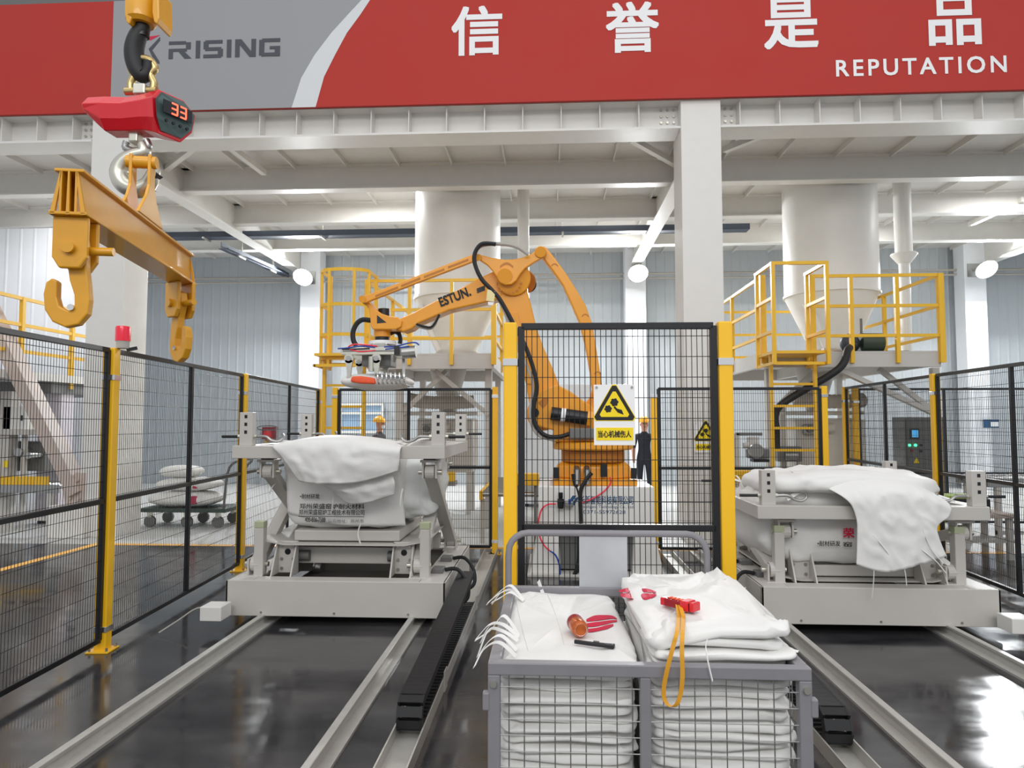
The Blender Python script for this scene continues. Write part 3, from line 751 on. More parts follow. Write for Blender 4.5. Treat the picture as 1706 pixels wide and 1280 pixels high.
sheet('skirt', [[(-2.36, 5.98, 1.43), (-2.3, 5.95, 1.2), (-2.28, 5.96, .86)], [(-1.8, 5.93, 1.44), (-1.8, 5.905, 1.1), (-1.8, 5.92, .77)], [(-1.3, 5.96, 1.43), (-1.27, 5.925, 1.1), (-1.24, 5.96, .76)]], 'bag', lb, nu=16, nv=10, amp=.012, seed=2.)
tf = 5.885
def ltext(body, px0, px1, py0, py1, bold=.01):
    a = P(px0, py1, Y=tf); b = P(px1, py1, Y=tf); c = P(px0, py0, Y=tf)
    text('lettering', body, 'print_black', lb, (a.x, tf, a.z), V(b.x-a.x, 0, 0), UP, c.z-a.z, b.x-a.x, thick=.0, bold=bold)
ltext('•耐材研发', 500, 532, 823, 831, .012); ltext('郑州荣盛窑炉耐火材料', 499, 607, 839, 848, .01); ltext('郑州荣盛窑炉工程技术有限公司', 498, 607, 849, 858, .01)
ltext('400-836-7588', 508, 542, 862, 870, .012); ltext('公司地址：郑州市', 546, 606, 865, 871, 0.)
MB().bx(P(497, 860, Y=tf).x, P(607, 860, Y=tf).x, tf-.001, tf, P(500, 861, Y=tf).z, P(500, 860, Y=tf).z).build('rule', 'print_black', lb)
for q in ([(-1.62, 5.9, .78), (-1.63, 5.86, .7), (-1.60, 5.86, .60)], [(-2.36, 5.98, 1.13), (-2.40, 5.92, 1.1), (-2.42, 5.9, 1.03)], [(-1.22, 5.72, 1.10), (-1.23, 5.7, 1.02), (-1.235, 5.7, .96)], [(-1.84, 5.84, 1.06), (-1.84, 5.83, .98), (-1.85, 5.84, .9)]): tie('tie', q, lb)
for sx in (1, -1):
    for y in (5.74, 7.18):
        x = -1.745-sx*.50
        sp = [(x-sx*.02, y+.0, 1.49), (x+sx*.10, y+(.1 if y < 6 else -.1), 1.47), (x+sx*.2, y+(.28 if y < 6 else -.3), 1.40)]
        MB().strip(smooth_path(sp, 4), .06, .006, (0, 1, .3)).build('lifting_loop', 'bag', lb)
# right bag
rb = thing('bulk_bag', 'white bulk bag slumped over the lowered right cart frame with long front flap', 'bag', (2.4, 6.4, .47))
rounded_bag('body', (2.42, 6.35, .80), (1.34, 1.0, .66), 'bag', rb, 13., amp=.04, e=.36)
def rtop(p): return V(p.x, p.y, p.z*(1.0 if p.z > 0 else .6)-.05*(p.x*1.1)**2)
rounded_bag('collar', (2.50, 6.22, 1.14), (1.42, .98, .24), 'bag', rb, 17., amp=.035, e=.5, shape=rtop)
sheet('flap', [[(2.02, 5.95, 1.24), (2.4, 5.86, 1.26), (2.8, 5.84, 1.23), (3.08, 5.9, 1.12)],
               [(2.30, 5.62, 1.07), (2.55, 5.60, 1.115), (2.85, 5.59, 1.11), (3.12, 5.62, 1.02)],
               [(2.385, 5.58, .93), (2.6, 5.55, .935), (2.85, 5.55, .95), (3.10, 5.58, .93)],
               [(2.39, 5.57, .75), (2.6, 5.53, .74), (2.85, 5.53, .80), (2.99, 5.56, .83)],
               [(2.375, 5.56, .55), (2.58, 5.52, .50), (2.83, 5.52, .56), (3.05, 5.55, .62)]], 'bag', rb, nu=36, nv=8, amp=.016, seed=14.)
tf = 5.80
def rtext(body, px0, px1, py0, py1, m='print_black', bold=.01):
    a = P(px0, py1, Y=tf); b = P(px1, py1, Y=tf); c = P(px0, py0, Y=tf)
    text('lettering', body, m, rb, (a.x, tf, a.z), V(b.x-a.x, 0, 0), UP, c.z-a.z, b.x-a.x, thick=.0, bold=bold)
rtext('•耐材研发', 1362, 1400, 901, 910, 'print_black', .012); rtext('窑', 1405, 1420, 903, 911); rtext('荣', 1405, 1423, 880, 896, 'print_red', .03)
for q in ([(2.50, 5.54, .53), (2.49, 5.53, .44), (2.475, 5.53, .30)], [(2.72, 5.53, .54), (2.725, 5.52, .48), (2.73, 5.52, .40)], [(2.86, 5.53, .85), (2.92, 5.51, .68), (3.0, 5.51, .58)], [(2.82, 5.53, .70), (2.94, 5.51, .60), (3.02, 5.51, .5)], [(2.5, 5.54, .78), (2.56, 5.52, .70), (2.62, 5.53, .62)]): tie('tie', q, rb)
for sx in (1, -1):
    x = 2.56-sx*.55; y = 5.72
    MB().strip(smooth_path([(x-sx*.1, y, 1.03), (x+sx*.04, y+.12, 1.08), (x+sx*.16, y+.32, 1.10)], 4), .06, .006, (0, 1, .3)).build('lifting_loop', 'bag', rb)
tie('tie', [(1.62, 6.55, 1.08), (1.72, 6.5, 1.16), (1.78, 6.4, 1.0)], rb, .02); tie('tie', [(1.72, 6.7, 1.12), (1.86, 6.6, 1.08), (1.95, 6.5, 1.1)], rb, .05)
# ================================================================== robot on its pedestal
RY = 8.0
def at(px, py, y=RY): return P(px, py, Y=y)
def slab(px, y, d): return MB().prism([at(a, b, y) for a, b in px], (0, d, 0))
# pedestal
pc = at(990, 704); ZP = at(990, 811, RY-.45).z
ped = thing('robot_pedestal', 'white steel pedestal with blue Chinese company print under the orange robot', 'pedestal', (pc.x, RY, 0))
xa, xb = at(897, 811, RY-.45).x, at(1090, 811, RY-.45).x
y0, y1 = RY-.45, RY+.55
MB().bx(xa, xb, y0, y1, ZP-.5, ZP).build('top_box', 'white', ped, bevel=.01)
for (x, s) in ((xa, -1), (xb-.22, 1)):
    MB().prism([(x, y0, ZP-.5), (x+.22, y0, ZP-.5), (x+.22+(0.02 if s < 0 else .1), y0, 0), (x-(.1 if s < 0 else .02), y0, 0)], (0, .22, 0)).build('leg', 'white', ped, bevel=.006)
    MB().prism([(x, y1-.22, ZP-.5), (x+.22, y1-.22, ZP-.5), (x+.22+(0.02 if s < 0 else .1), y1-.22, 0), (x-(.1 if s < 0 else .02), y1-.22, 0)], (0, .22, 0)).build('leg', 'white', ped, bevel=.006)
MB().bx(xa+.2, xb-.2, y0+.12, y1-.12, .05, ZP-.5).build('shade_fill', 'machine_dark', ped)  # dark block between the legs, its colour stands in for shade in the openings
MB().bx((xa+xb)/2-.1, (xa+xb)/2+.12, y0+.02, y0+.12, .02, ZP-.5).build('leg', 'white', ped, bevel=.006)
MB().bx(xa-.12, xb+.12, y0-.08, y1+.08, 0, .03).build('foot_plate', 'machine_grey', ped, bevel=.005)
def ptext(body, px0, px1, py0, py1, m, bold=.012):
    a = at(px0, py1, y0); b = at(px1, py1, y0); c = at(px0, py0, y0)
    text('lettering', body, m, ped, (a.x, y0-.003, a.z), XD, UP, c.z-a.z, b.x-a.x, thick=0, bold=bold)
ptext('长新智能科技有限公司', 966, 1055, 826, 840, 'print_blue'); ptext('Intelligent Technology Co., Ltd', 968, 1055, 842, 848, 'print_blue', .0); ptext('0371-55972628', 972, 1042, 850, 856, 'print_blue', .0)
MB().prism([at(a, b, y0-.004) for a, b in ((943, 842), (954, 826), (960, 826), (950, 842))], (0, .002, 0)).prism([at(a, b, y0-.004) for a, b in ((951, 842), (960, 829), (964, 829), (957, 842))], (0, .002, 0)).build('emblem', 'print_blue', ped)
# ---- robot
rob = thing('palletizing_robot', 'orange four-axis palletizing robot with raised arm reaching left', 'robot', (pc.x, RY, ZP))
O = 'orange'
bx0, bx1 = at(921, 811, RY-.4).x, at(1063, 811, RY-.4).x; cx = (bx0+bx1)/2
zt = at(990, 769, RY-.3).z
# base: foot flange and eight sided body
MB().bx(bx0, bx1, RY-.36, RY+.44, ZP, ZP+.07).build('foot_flange', O, rob, bevel=.012)
def octo(r, k=.42): return [(r*x, r*y) for x, y in ((-1, -k), (-k, -1), (k, -1), (1, -k), (1, k), (k, 1), (-k, 1), (-1, k))]
vs = []; r0, r1 = (bx1-bx0)*.46, (bx1-bx0)*.36
for r, z in ((r0, ZP+.07), (r0*.97, ZP+.2), (r1, zt)): vs += [(cx+x, RY+.04+y*.85, z) for x, y in octo(r)]
fs = [(i+8*k, (i+1) % 8+8*k, (i+1) % 8+8*(k+1), i+8*(k+1)) for k in (0, 1) for i in range(8)]+[tuple(range(8)), tuple(range(16, 24))]
base = MB().add(vs, fs).build('base', O, rob, bevel=.012)
for dx in (-.42, .42): MB().bx(cx+dx-.03, cx+dx+.03, RY-.40, RY-.34, ZP+.08, ZP+.2).build('eye_lug', 'black', base)
MB().bx(cx+.06, cx+.13, RY-.385, RY-.36, ZP+.1, ZP+.24).build('cover_plate', 'black', base)
for dx in (-.20, -.09):
    MB().cyl((cx+dx, RY-.34, ZP+.19), (cx+dx, RY-.42, ZP+.16), .035, 14).cyl((cx+dx, RY-.41, ZP+.17), (cx+dx, RY-.43, ZP+.02), .03, 12).build('connector', 'steel', base, smooth=True)
# slewing ring and turret
zr = at(990, 752, RY-.3).z; z2 = at(990, 741, RY-.4).z
MB().lathe((cx, RY, 0), [(.36, zt-.01), (.36, zr), (.33, zr+.005), (.33, zr+.02)], 40).build('slew_ring', 'orange_dark', rob, smooth=True)
MB().lathe((cx, RY, 0), [(.30, zr), (.445, zr+.012), (.46, zr+.03), (.46, zr+.085), (.43, zr+.1)], 48).build('turret_plate', O, rob, smooth=True)
zs = zr+.1
# shoulder casting: two cheeks and a web
ch = [(919, 737), (922, 717), (905, 713), (888, 706), (880, 690), (882, 672), (895, 655), (912, 646), (928, 641), (950, 652), (972, 668), (985, 676), (998, 690), (1010, 712), (1018, 737)]
sh = slab(ch, RY-.24, .12).build('shoulder_casting', O, rob, bevel=.015)
slab([(919, 737), (925, 716), (940, 706), (960, 690), (985, 684), (1005, 700), (1030, 737)], RY+.14, .12).build('shoulder_casting', O, rob, bevel=.015)
slab([(930, 738), (935, 712), (968, 676), (985, 678), (1015, 737)], RY-.14, .3).build('shoulder_web', O, rob, bevel=.01)
MB().prism([at(a, b, RY-.243) for a, b in ((896, 671), (905, 664), (913, 662), (914, 668), (910, 676), (904, 681))], (0, .006, 0)).build('recess', 'orange_dark', sh)
MB().cyl(at(890, 688, RY-.25), at(890, 688, RY-.22), .055, 24).build('pivot_bore', 'black', sh, smooth=True)
# axis motors
m0, m1 = at(918, 689, RY-.32), at(978, 697, RY-.32)
mo = MB().cyl(m0, m1, .075, 20).build('motor', 'black', rob, smooth=True)
MB().cyl(m0.lerp(m1, .28), m0.lerp(m1, .40), .077, 20).build('band', 'print_white', mo, smooth=True)
MB().cyl(m1, m1+(m1-m0).normalized()*.06, .09, 6).build('motor_flange', O, mo)
MB().box(at(972, 722, RY-.36), (.30, .14, .11)).build('cable_box', 'machine_dark', rob, bevel=.008)
MB().lathe(at(978, 706, RY-.3), [(.05, 0), (.05, .04), (.02, .06)], 12).build('eye_bolt', 'steel', rob, smooth=True)
# main arm
arm = [(838, 478), (832, 495), (839, 518), (850, 552), (864, 592), (876, 640), (882, 674), (892, 700), (912, 706), (930, 690), (938, 668), (931, 640), (920, 612), (906, 580), (897, 556), (891, 534), (885, 508), (879, 488), (878, 466), (870, 446), (852, 440)]
ma = slab(arm, RY-.13, .26).build('main_arm', O, rob, bevel=.02)
slab([(846, 520), (866, 590), (878, 640), (890, 640), (880, 590), (862, 520)], RY-.15, .03).build('rib', O, ma, bevel=.006)
MB().cyl(at(905, 690, RY-.13), at(905, 690, RY+.2), .19, 28).build('shoulder_joint', O, rob, smooth=True)
MB().cyl(at(855, 464, RY-.2), at(855, 464, RY+.26), .2, 36).build('elbow_joint', O, rob, bevel=.012, smooth=True)
MB().cyl(at(872, 470, RY+.22), at(872, 470, RY+.42), .15, 28).build('elbow_motor_housing', 'orange_dark', rob, bevel=.01, smooth=True)
MB().cyl(at(880, 474, RY+.3), at(880, 474, RY+.52), .10, 20).build('motor', 'black', rob, smooth=True)
bo = MB()
for i in range(9):
    a = math.radians(190+i*20); c = at(848, 468, RY-.2); bo.cyl(c+V(math.cos(a)*.14, 0, math.sin(a)*.14), c+V(math.cos(a)*.14, -.012, math.sin(a)*.14), .013, 6)
bo.build('bolts', 'orange_dark', rob)
# forearm
fa = [(663, 532), (690, 520), (720, 504), (760, 484), (797, 464), (822, 452), (840, 444), (862, 448), (868, 466), (858, 486), (840, 496), (817, 502), (790, 508), (749, 517), (699, 538), (686, 548), (672, 553), (660, 549)]
fo = slab(fa, RY-.12, .24).build('forearm', O, rob, bevel=.018)
MB().prism([at(a, b, RY-.123) for a, b in ((794, 481), (808, 475.5), (808, 484), (795, 489))], (0, .004, 0)).build('window', 'black', fo)
a = at(735, 511, RY-.125); b = at(785, 492, RY-.125); dd = (b-a); uu = V(-dd.z, 0, dd.x).normalized()
text('lettering', 'ESTUN.', 'print_black', rob, a, dd, uu, .105, dd.length, thick=.002, bold=.03)
# upper link plate (bell crank) on the elbow
lp = [(798, 424), (807, 426), (818, 429), (830, 431), (842, 432.5), (854, 432), (866, 430), (876, 427), (886, 422), (893, 416), (900, 410), (908, 412), (911, 420), (908, 428), (900, 432), (889, 438), (874, 448), (866, 458), (860, 468), (852, 474), (842, 475), (833, 472), (828, 463), (821, 452), (812, 442), (800, 434), (795, 429)]
link_ = slab(lp, RY-.26, .07).build('bell_crank', O, rob, bevel=.012)
sl = []
for i in range(9): t_ = i/8; sl.append((833+t_*22, 443-6*math.sin(math.pi*t_)))
for i in range(9): t_ = 1-i/8; sl.append((833+t_*22, 447-6*math.sin(math.pi*t_)))
MB().prism([at(a, b, RY-.263) for a, b in sl], (0, .004, 0)).build('slot', 'orange_dark', link_)
MB().cyl(at(841, 460, RY-.28), at(841, 460, RY-.2), .085, 28).build('hub', O, link_, smooth=True)
MB().cyl(at(900.5, 420, RY-.29), at(900.5, 420, RY-.06), .065, 24).build('pin', O, rob, smooth=True, bevel=.006)
MB().cyl(at(797, 429, RY-.29), at(797, 429, RY-.1), .038, 20).build('pin', O, rob, smooth=True)
# rear rod
rr = [(900, 410), (909, 411), (920, 424), (940, 451), (960, 482), (976, 509), (986, 537), (992, 570), (1000, 620), (1004, 648), (990, 660), (985, 640), (983, 620), (974, 570), (965, 537), (952, 507), (938, 476), (922, 453), (906, 432), (898, 424)]
ro = slab(rr, RY-.20, .13).build('rear_rod', O, rob, bevel=.016)
for (x, y) in ((924, 446), (975, 530), (996, 626)):
    c = at(x, y, RY-.203); pts = []
    for i in range(9): an = math.radians(20+i*17); pts.append(c+V(math.cos(an)*.045, 0, math.sin(an)*.05))
    for i in range(8, -1, -1): an = math.radians(20+i*17); pts.append(c+V(math.cos(an)*.032, 0, math.sin(an)*.036))
    MB().prism(pts, (0, .004, 0)).build('weld_arc', 'orange_dark', ro)
MB().cyl(at(998, 652, RY-.22), at(998, 652, RY+.05), .07, 20).build('pin', O, rob, smooth=True)
slab([(988, 640), (1004, 642), (1009, 656), (1000, 676), (985, 702), (962, 708), (948, 698), (952, 684), (972, 676), (984, 660)], RY-.05, .09).build('drive_lever', O, rob, bevel=.012)
# upper parallel rod to the wrist
ur = [(787, 424), (799, 423), (800, 432), (788, 436), (622, 499), (608, 505), (602, 502), (603, 494), (618, 489)]
u_ = slab(ur, RY-.22, .06).build('upper_rod', O, rob, bevel=.008)
for (p, q) in (((625, 492), (663, 477)), ((668, 475), (700, 462)), ((706, 460), (740, 447)), ((746, 444), (780, 431))):
    MB().prism([at(p[0], p[1], RY-.223), at(q[0], q[1], RY-.223), at(q[0]+.5, q[1]+3.5, RY-.223), at(p[0]+.5, p[1]+3.5, RY-.223)], (0, .004, 0)).build('groove', 'orange_dark', u_)
MB().cyl(at(603.5, 498.5, RY-.24), at(603.5, 498.5, RY-.06), .042, 20).build('pin', O, rob, smooth=True)
# wrist
wr = [(604, 494), (612, 500), (618, 508), (626, 516), (637, 523), (650, 527), (662, 528), (670, 535), (668, 545), (659, 549), (621, 549), (618, 545), (616, 528), (614, 512), (603, 505)]
wq = slab(wr, RY-.15, .30).build('wrist', O, rob, bevel=.012)
MB().prism([at(a, b, RY-.153) for a, b in ((628, 525), (628, 539), (644, 537.5))], (0, .004, 0)).build('window', 'black', wq)
MB().cyl(at(637, 549, RY), at(637, 562, RY), .097, 28).build('flange', O, rob, smooth=True)
MB().cyl(at(637, 562, RY), at(637, 570, RY), .085, 28).build('tool_mount', 'black', rob, smooth=True)
MB().cyl(at(640, 530, RY+.05), at(640, 515, RY+.05), .07, 18).build('wrist_motor', 'black', rob, smooth=True)
# dress pack and hoses
def hose(name, pts, r, m, y=RY-.33, par=None, k=6): return MB().tube([at(*q) if len(q) == 3 else at(q[0], q[1], y) for q in pts], r, 8, k).build(name, m, par or rob, smooth=True)
hose('dress_hose', [(880, 424), (862, 412), (840, 407), (815, 407), (798, 412), (791, 425), (792, 442), (800, 462), (814, 478), (826, 490), (838, 512), (848, 535), (860, 555)], .021, 'hose')
hose('dress_hose', [(826, 407), (805, 406), (795, 414), (790, 428), (793, 446), (803, 466), (818, 482), (832, 498), (846, 522), (858, 545), (872, 570), (884, 600), (893, 632), (894, 652), (890, 672), (889, 695), (896, 715), (912, 727), (932, 728), (952, 722)], .024, 'rubber', RY-.36)
hose('dress_hose', [(838, 512), (850, 545), (866, 585), (884, 625), (888, 650), (884, 675), (885, 705), (898, 726), (925, 734)], .016, 'hose', RY-.34)
hose('dress_hose', [(617, 534), (604, 533), (594, 540), (588, 554), (589, 568), (594, 576)], .03, 'rubber', RY-.1)
hose('dress_hose', [(650, 556), (658, 553), (665, 557), (667, 566), (666, 573)], .026, 'rubber', RY+.1)
hose('dress_hose', [(690, 541), (702, 546), (716, 548), (724, 542), (730, 530), (736, 522)], .013, 'hose', RY-.1)
hose('dress_hose', [(694, 540), (706, 544), (718, 545), (726, 536), (732, 524)], .013, 'rubber', RY-.13)
MB().prism([at(a, b, RY-.38) for a, b in ((812, 482), (825, 486), (823, 503), (810, 501))], (0, .01, 0)).build('tag_plate', 'cream', rob)
MB().prism([at(a, b, RY-.375) for a, b in ((813, 503), (823, 504), (821, 509), (813, 508))], (0, .01, 0)).build('tag_plate', 'print_white', rob)
MB().tube([at(*q, RY-.43) for q in ((955, 790), (958, 805), (965, 830), (966, 870), (965, 930), (958, 965))], .024, 8, 5).build('power_cable', 'rubber', rob, smooth=True)
MB().tube([at(*q, RY-.5) for q in ((986, 788), (975, 802), (967, 822), (968, 870), (967, 930), (950, 968), (930, 972))], .022, 8, 5).build('power_cable', 'rubber', rob, smooth=True)
MB().tube([at(*q, RY-.5) for q in ((1016, 795), (1017, 806), (1005, 820), (985, 832), (968, 838))], .009, 8, 5).build('air_line', 'red_tube', rob, smooth=True)
# air unit on the pedestal
au = thing('air_filter_unit', 'small air regulator with red and blue lines on pedestal front', 'regulator', at(940, 840, y0-.06))
MB().lathe(at(934, 838, y0-.06), [(.03, -.06), (.035, 0), (.035, .04), (.02, .05), (.025, .06), (.025, .11)], 14).build('filter', 'black', au, smooth=True)
MB().box(at(948, 840, y0-.06), (.09, .06, .06)).build('body', 'steel', au, bevel=.006)
MB().box(at(949, 836, y0-.08), (.03, .03, .05)).build('valve', 'blue_tube', au, bevel=.006)
MB().tube([at(*q, y0-.07) for q in ((926, 840), (912, 841), (902, 850), (897, 870), (898, 890), (906, 908), (916, 918))], .009, 8, 5).build('air_line', 'red_tube', au, smooth=True)
MB().tube([at(*q, y0-.07) for q in ((916, 918), (926, 926), (932, 942), (933, 958), (931, 968))], .009, 8, 5).build('air_line', 'blue_tube', au, smooth=True)
# ---- bag gripper
g = thing('bag_gripper', 'aluminium bag gripper with tined fork hanging from the robot wrist', 'gripper', at(640, 640))
def gx(px): return at(px, 590).x
def gz(py): return at(640, py).z
x0, x1 = gx(580), gx(668); zt = gz(586); yb = (RY-.24, RY+.20)
MB().cyl(at(637, 569, RY), at(637, 575, RY), .16, 28).build('mount_plate', 'print_white', g, smooth=True)
for y in yb:
    MB().bx(x0, x1, y-.04, y+.04, gz(595), gz(583)).build('beam', 'zinc', g, bevel=.005)
    MB().bx(x0+.02, x1-.02, y-.043, y-.04, gz(590), gz(588)).build('groove', 'machine_dark', g)
MB().bx(gx(628), gx(650), RY-.24, RY+.2, gz(592), gz(575)).build('cross_block', 'steel', g, bevel=.01)
MB().cyl(at(671, 588, RY-.24), at(693, 586, RY-.24), .07, 18).build('drive_motor', 'steel', g, smooth=True)
MB().bx(gx(666), gx(674), RY-.3, RY-.16, gz(596), gz(581)).build('gear_block', 'black', g)
MB().box(at(632, 602, RY), (.34, .3, .14)).build('valve_block', 'machine_dark', g, bevel=.01)
for px in (593, 637):
    for y in yb:
        c = at(px, 601, y-.05 if y < RY else y+.05); z = gz(601); c = V(gx(px), y-.05, z)
        jw = MB().cyl(c, c+V(0, .03, 0), .055, 18).prism([c+V(-.045, 0, -.02), c+V(.045, 0, -.02), c+V(.025, 0, -.16), c+V(.02, 0, -.24), c+V(-.02, 0, -.24), c+V(-.02, 0, -.14)], (0, .03, 0)).build('jaw_arm', 'zinc', g)
        MB().cyl(c+V(0, -.014, 0), c+V(0, -.001, 0), .03, 14).build('jaw_pin', 'steel', jw, smooth=True)
MB().cyl(V(gx(629), RY-.28, gz(622)), V(gx(629), RY-.28, gz(598)), .032, 12).build('cylinder', 'zinc', g, smooth=True)
# tines
zt_ = gz(634); ti = 0
for i in range(7):
    x = gx(641+i*7)
    MB().tube([V(x, RY-.33, gz(625)), V(x+.005, RY-.34, gz(634)), V(x+.01, RY-.30, gz(642)), V(x, RY-.1, gz(643)), V(x, RY+.2, gz(643))], .011, 6, 3).build('tine', 'chrome', g, smooth=True)
MB().bar(V(gx(637), RY-.33, gz(628)), V(gx(685), RY-.33, gz(633)), .03, .03).build('tine_bar', 'machine_dark', g)
MB().bar(V(gx(637), RY+.25, gz(628)), V(gx(685), RY+.25, gz(631)), .03, .03).build('tine_bar', 'machine_dark', g)
MB().bar(V(gx(683), RY-.33, gz(632)), V(gx(678), RY-.2, gz(600)), .03, .03).build('link_arm', 'steel', g)
for pts, m in (([(563, 581), (578, 580), (600, 577), (625, 579)], 'blue_tube'), ([(640, 578), (660, 577), (680, 572), (692, 571), (698, 575)], 'blue_tube'), ([(580, 578), (590, 574), (612, 575), (628, 577)], 'red_tube'), ([(582, 582), (600, 586), (625, 584)], 'red_tube'), ([(570, 582), (590, 582), (616, 581)], 'rubber'), ([(642, 582), (662, 580), (682, 577)], 'blue_tube')):
    hose('air_tube', pts, .009, m, RY-.28, g)
# the bag held in the gripper
hb = thing('cement_bag', 'filled white bag with orange print held by the robot gripper', 'bag', at(635, 652))
def cush(cx, cy, cz, L, W, Hh, name, m, par, e=.5, seed=2.):
    vs = []; fs = []; n = 48; mm = 16
    def se(v, p): return math.copysign(abs(v)**p, v)
    for i in range(mm+1):
        ph = -math.pi/2+math.pi*i/mm
        for j in range(n):
            th = 2*math.pi*j/n
            p = V(se(math.cos(ph), .8)*se(math.cos(th), .35)*L/2, se(math.cos(ph), .8)*se(math.sin(th), .35)*W/2, se(math.sin(ph), 1)*Hh/2)
            vs.append(V(cx, cy, cz)+p*(1+.05*nz(p*5, 1, seed)))
    for i in range(mm):
        for j in range(n): fs.append((i*n+j, i*n+(j+1) % n, (i+1)*n+(j+1) % n, (i+1)*n+j))
    o = MB().add(vs, fs).build(name, m, par); o.data.polygons.foreach_set('use_smooth', [True]*len(o.data.polygons)); return o
bcx = (gx(580)+gx(684))/2
cush(bcx, RY-.02, gz(637), gx(688)-gx(578), .58, .19, 'sack', 'bag', hb)
vs = []
pp = [(585, 627), (600, 626.5), (616, 628.5), (624, 630), (625, 640), (612, 639.5), (598, 639), (583, 636)]
MB().prism([at(a, b, RY-.345) for a, b in pp], (0, .08, 0)).build('print_panel', 'orange_print', hb, bevel=.02, label='orange printed end panel')
# ================================================================== crane hook, scale and spreader beam
CPt = P(228, 195, Y=3.12)                      # centre of the hanging scale
ox, oy = CPt.x, 3.12
def cz(py): return P(230, py, Y=oy).z
hk = thing('crane_hook', 'black forged crane hook under a yellow hook block at the top left', 'hook', (ox, oy, cz(135)))
def hp(px, py, y=oy): return P(px, py, Y=y)
MB().lathe((hp(237, 0).x, oy, 0), [(.055, cz(42)), (.07, cz(36)), (.07, cz(-12)), (.05, cz(-25))], 20).build('hook_block', 'lift_yellow', hk, smooth=True)
for s, px in ((-1, 213), (1, 259)):
    MB().prism([hp(px-5, -20, oy-.06), hp(px+5, -20, oy-.06), hp(px+6, 30, oy-.06), hp(px+2, 40, oy-.06), hp(px-3, 36, oy-.06), hp(px-6, 20, oy-.06)], (0, .12, 0)).build('cheek_plate', 'lift_yellow', hk, bevel=.006)
MB().tube([hp(237, 40), hp(237, 50), hp(230, 60), hp(224, 78), hp(224, 98), hp(230, 118), hp(240, 127), hp(247, 118), hp(249, 104)], [.028+.016*math.sin(math.pi*min(1, k/34)) for k in range(41)], 14, 5).build('hook', 'rubber', hk, smooth=True)
for dx in (-.035, .035): MB().cyl((hp(237, 0).x+dx, oy, cz(-25)), (hp(237, 0).x+dx, oy, 9.0), .008, 8).build('wire_rope', 'steel', hk, smooth=True)
MB().cyl(hp(237, 28), hp(237, 62), .032, 16).build('shank', 'black', hk, smooth=True)
# scale
sc = thing('crane_scale', 'red digital crane scale with lit display hanging from the crane hook', 'scale', (ox, oy, cz(232)))
def ax(lo, z, y): return V(lo, y, z)
# body drawn around its own long axis, turned so the display end looks right and to the camera
Rz = Matrix.Rotation(math.radians(-3), 3, 'Z'); L = .47; c0 = V(ox-.005, oy, cz(193))
prof0 = [(-.05, .078), (.05, .078), (.088, .03), (.078, -.04), (.045, -.085), (-.045, -.085), (-.078, -.04), (-.088, .03)]
SL = .42
secs = [(-.215, .98, .0, .28), (-.21, 1.0, .0, .34), (-.125, 1.0, .0, 1.0), (-.02, .98, -.006, 1.0), (.07, 1.04, -.002, 1.0), (.12, 1.12, .0, 1.08), (.205, 1.2, .0, 1.15)]
vs = []; fs = []
for (x, k, dz, kb) in secs:
    for (y, z) in prof0: vs.append(c0+Rz@V(x+(y*k*SL-.03*abs(z)/.085 if x > .2 else 0), y*k, z*(k if z > 0 else k*kb)+dz+(.02 if kb < .5 and z < 0 else 0)))
n = 8
for i in range(len(secs)-1):
    for j in range(n): fs.append((i*n+j, i*n+(j+1) % n, (i+1)*n+(j+1) % n, (i+1)*n+j))
fs += [tuple(range(n)), tuple(range((len(secs)-1)*n, len(secs)*n))]
MB().add(vs, fs).build('body', 'red_plastic', sc, bevel=.004)
# display end
k = 1.2*.88; fp_ = []
nr = (Rz@V(1, -SL, 0)).normalized()
for (y, z) in prof0: fp_.append(c0+Rz@V(.208+y*k*SL-.03*abs(z)/.085, y*k, z*k*(1 if z > 0 else 1.12)))
MB().prism([p+nr*.002 for p in fp_], nr*.004).build('display_face', 'scale_face', sc)
fc = c0+Rz@V(.206, 0, 0)+nr*.002; sy = (Rz@V(SL, 1, 0)).normalized()
MB().prism([fc+nr*.006+sy*a+V(0, 0, b) for a, b in ((-.075, -.02), (.075, -.02), (.075, .04), (-.075, .04))], nr*.003).build('display_window', 'screen_dark', sc)
for i, a in enumerate((-.045, .0)):
    d = MB()
    for (u0, u1, w0, w1) in ((0, .03, .045, .052), (0, .03, .02, .027), (0, .03, -.005, .002), (.026, .033, 0, .05)):
        d.prism([fc+nr*.0095+sy*(a+u+.012)+V(0, 0, w-.012) for u, w in ((u0, w0), (u1, w0), (u1, w1), (u0, w1))], nr*.001)
    d.build('digit', 'led_red', sc)
b = MB()
for i in range(4):
    q = fc+nr*.001+sy*(-.055+i*.036)+V(0, 0, -.055); b.cyl(q, q+nr*.008, .008, 10)
b.build('buttons', 'black', sc)
# upper shackle and lower eye with hook
def shackle(c, w, h, r, m, par):
    pts = [c+V(-w*.9, 0, 0), c+V(-w*.95, 0, h*.25), c+V(-w*.7, 0, h*.5), c+V(-w, 0, h*.72), c+V(-w*.62, 0, h*.97), c+V(0, 0, h*1.05), c+V(w*.62, 0, h*.97), c+V(w, 0, h*.72), c+V(w*.7, 0, h*.5), c+V(w*.95, 0, h*.25), c+V(w*.9, 0, 0)]
    MB().tube(pts, r, 10, 4).build('shackle', m, par, smooth=True)
    MB().cyl(c+V(-w*1.35, 0, .0), c+V(w*1.25, 0, .0), r*1.1, 12).build('shackle_pin', m, par, smooth=True)
shackle(V(ox+.022, oy, cz(152)), .06, cz(100)-cz(152), .017, 'brass', sc)
MB().box((ox+.022, oy, cz(152)), (.06, .06, .05)).build('lug', 'zinc', sc, bevel=.006)
MB().box((ox-.002, oy-.0, cz(222)), (.045, .05, .10)).build('lug', 'zinc', sc, bevel=.006)
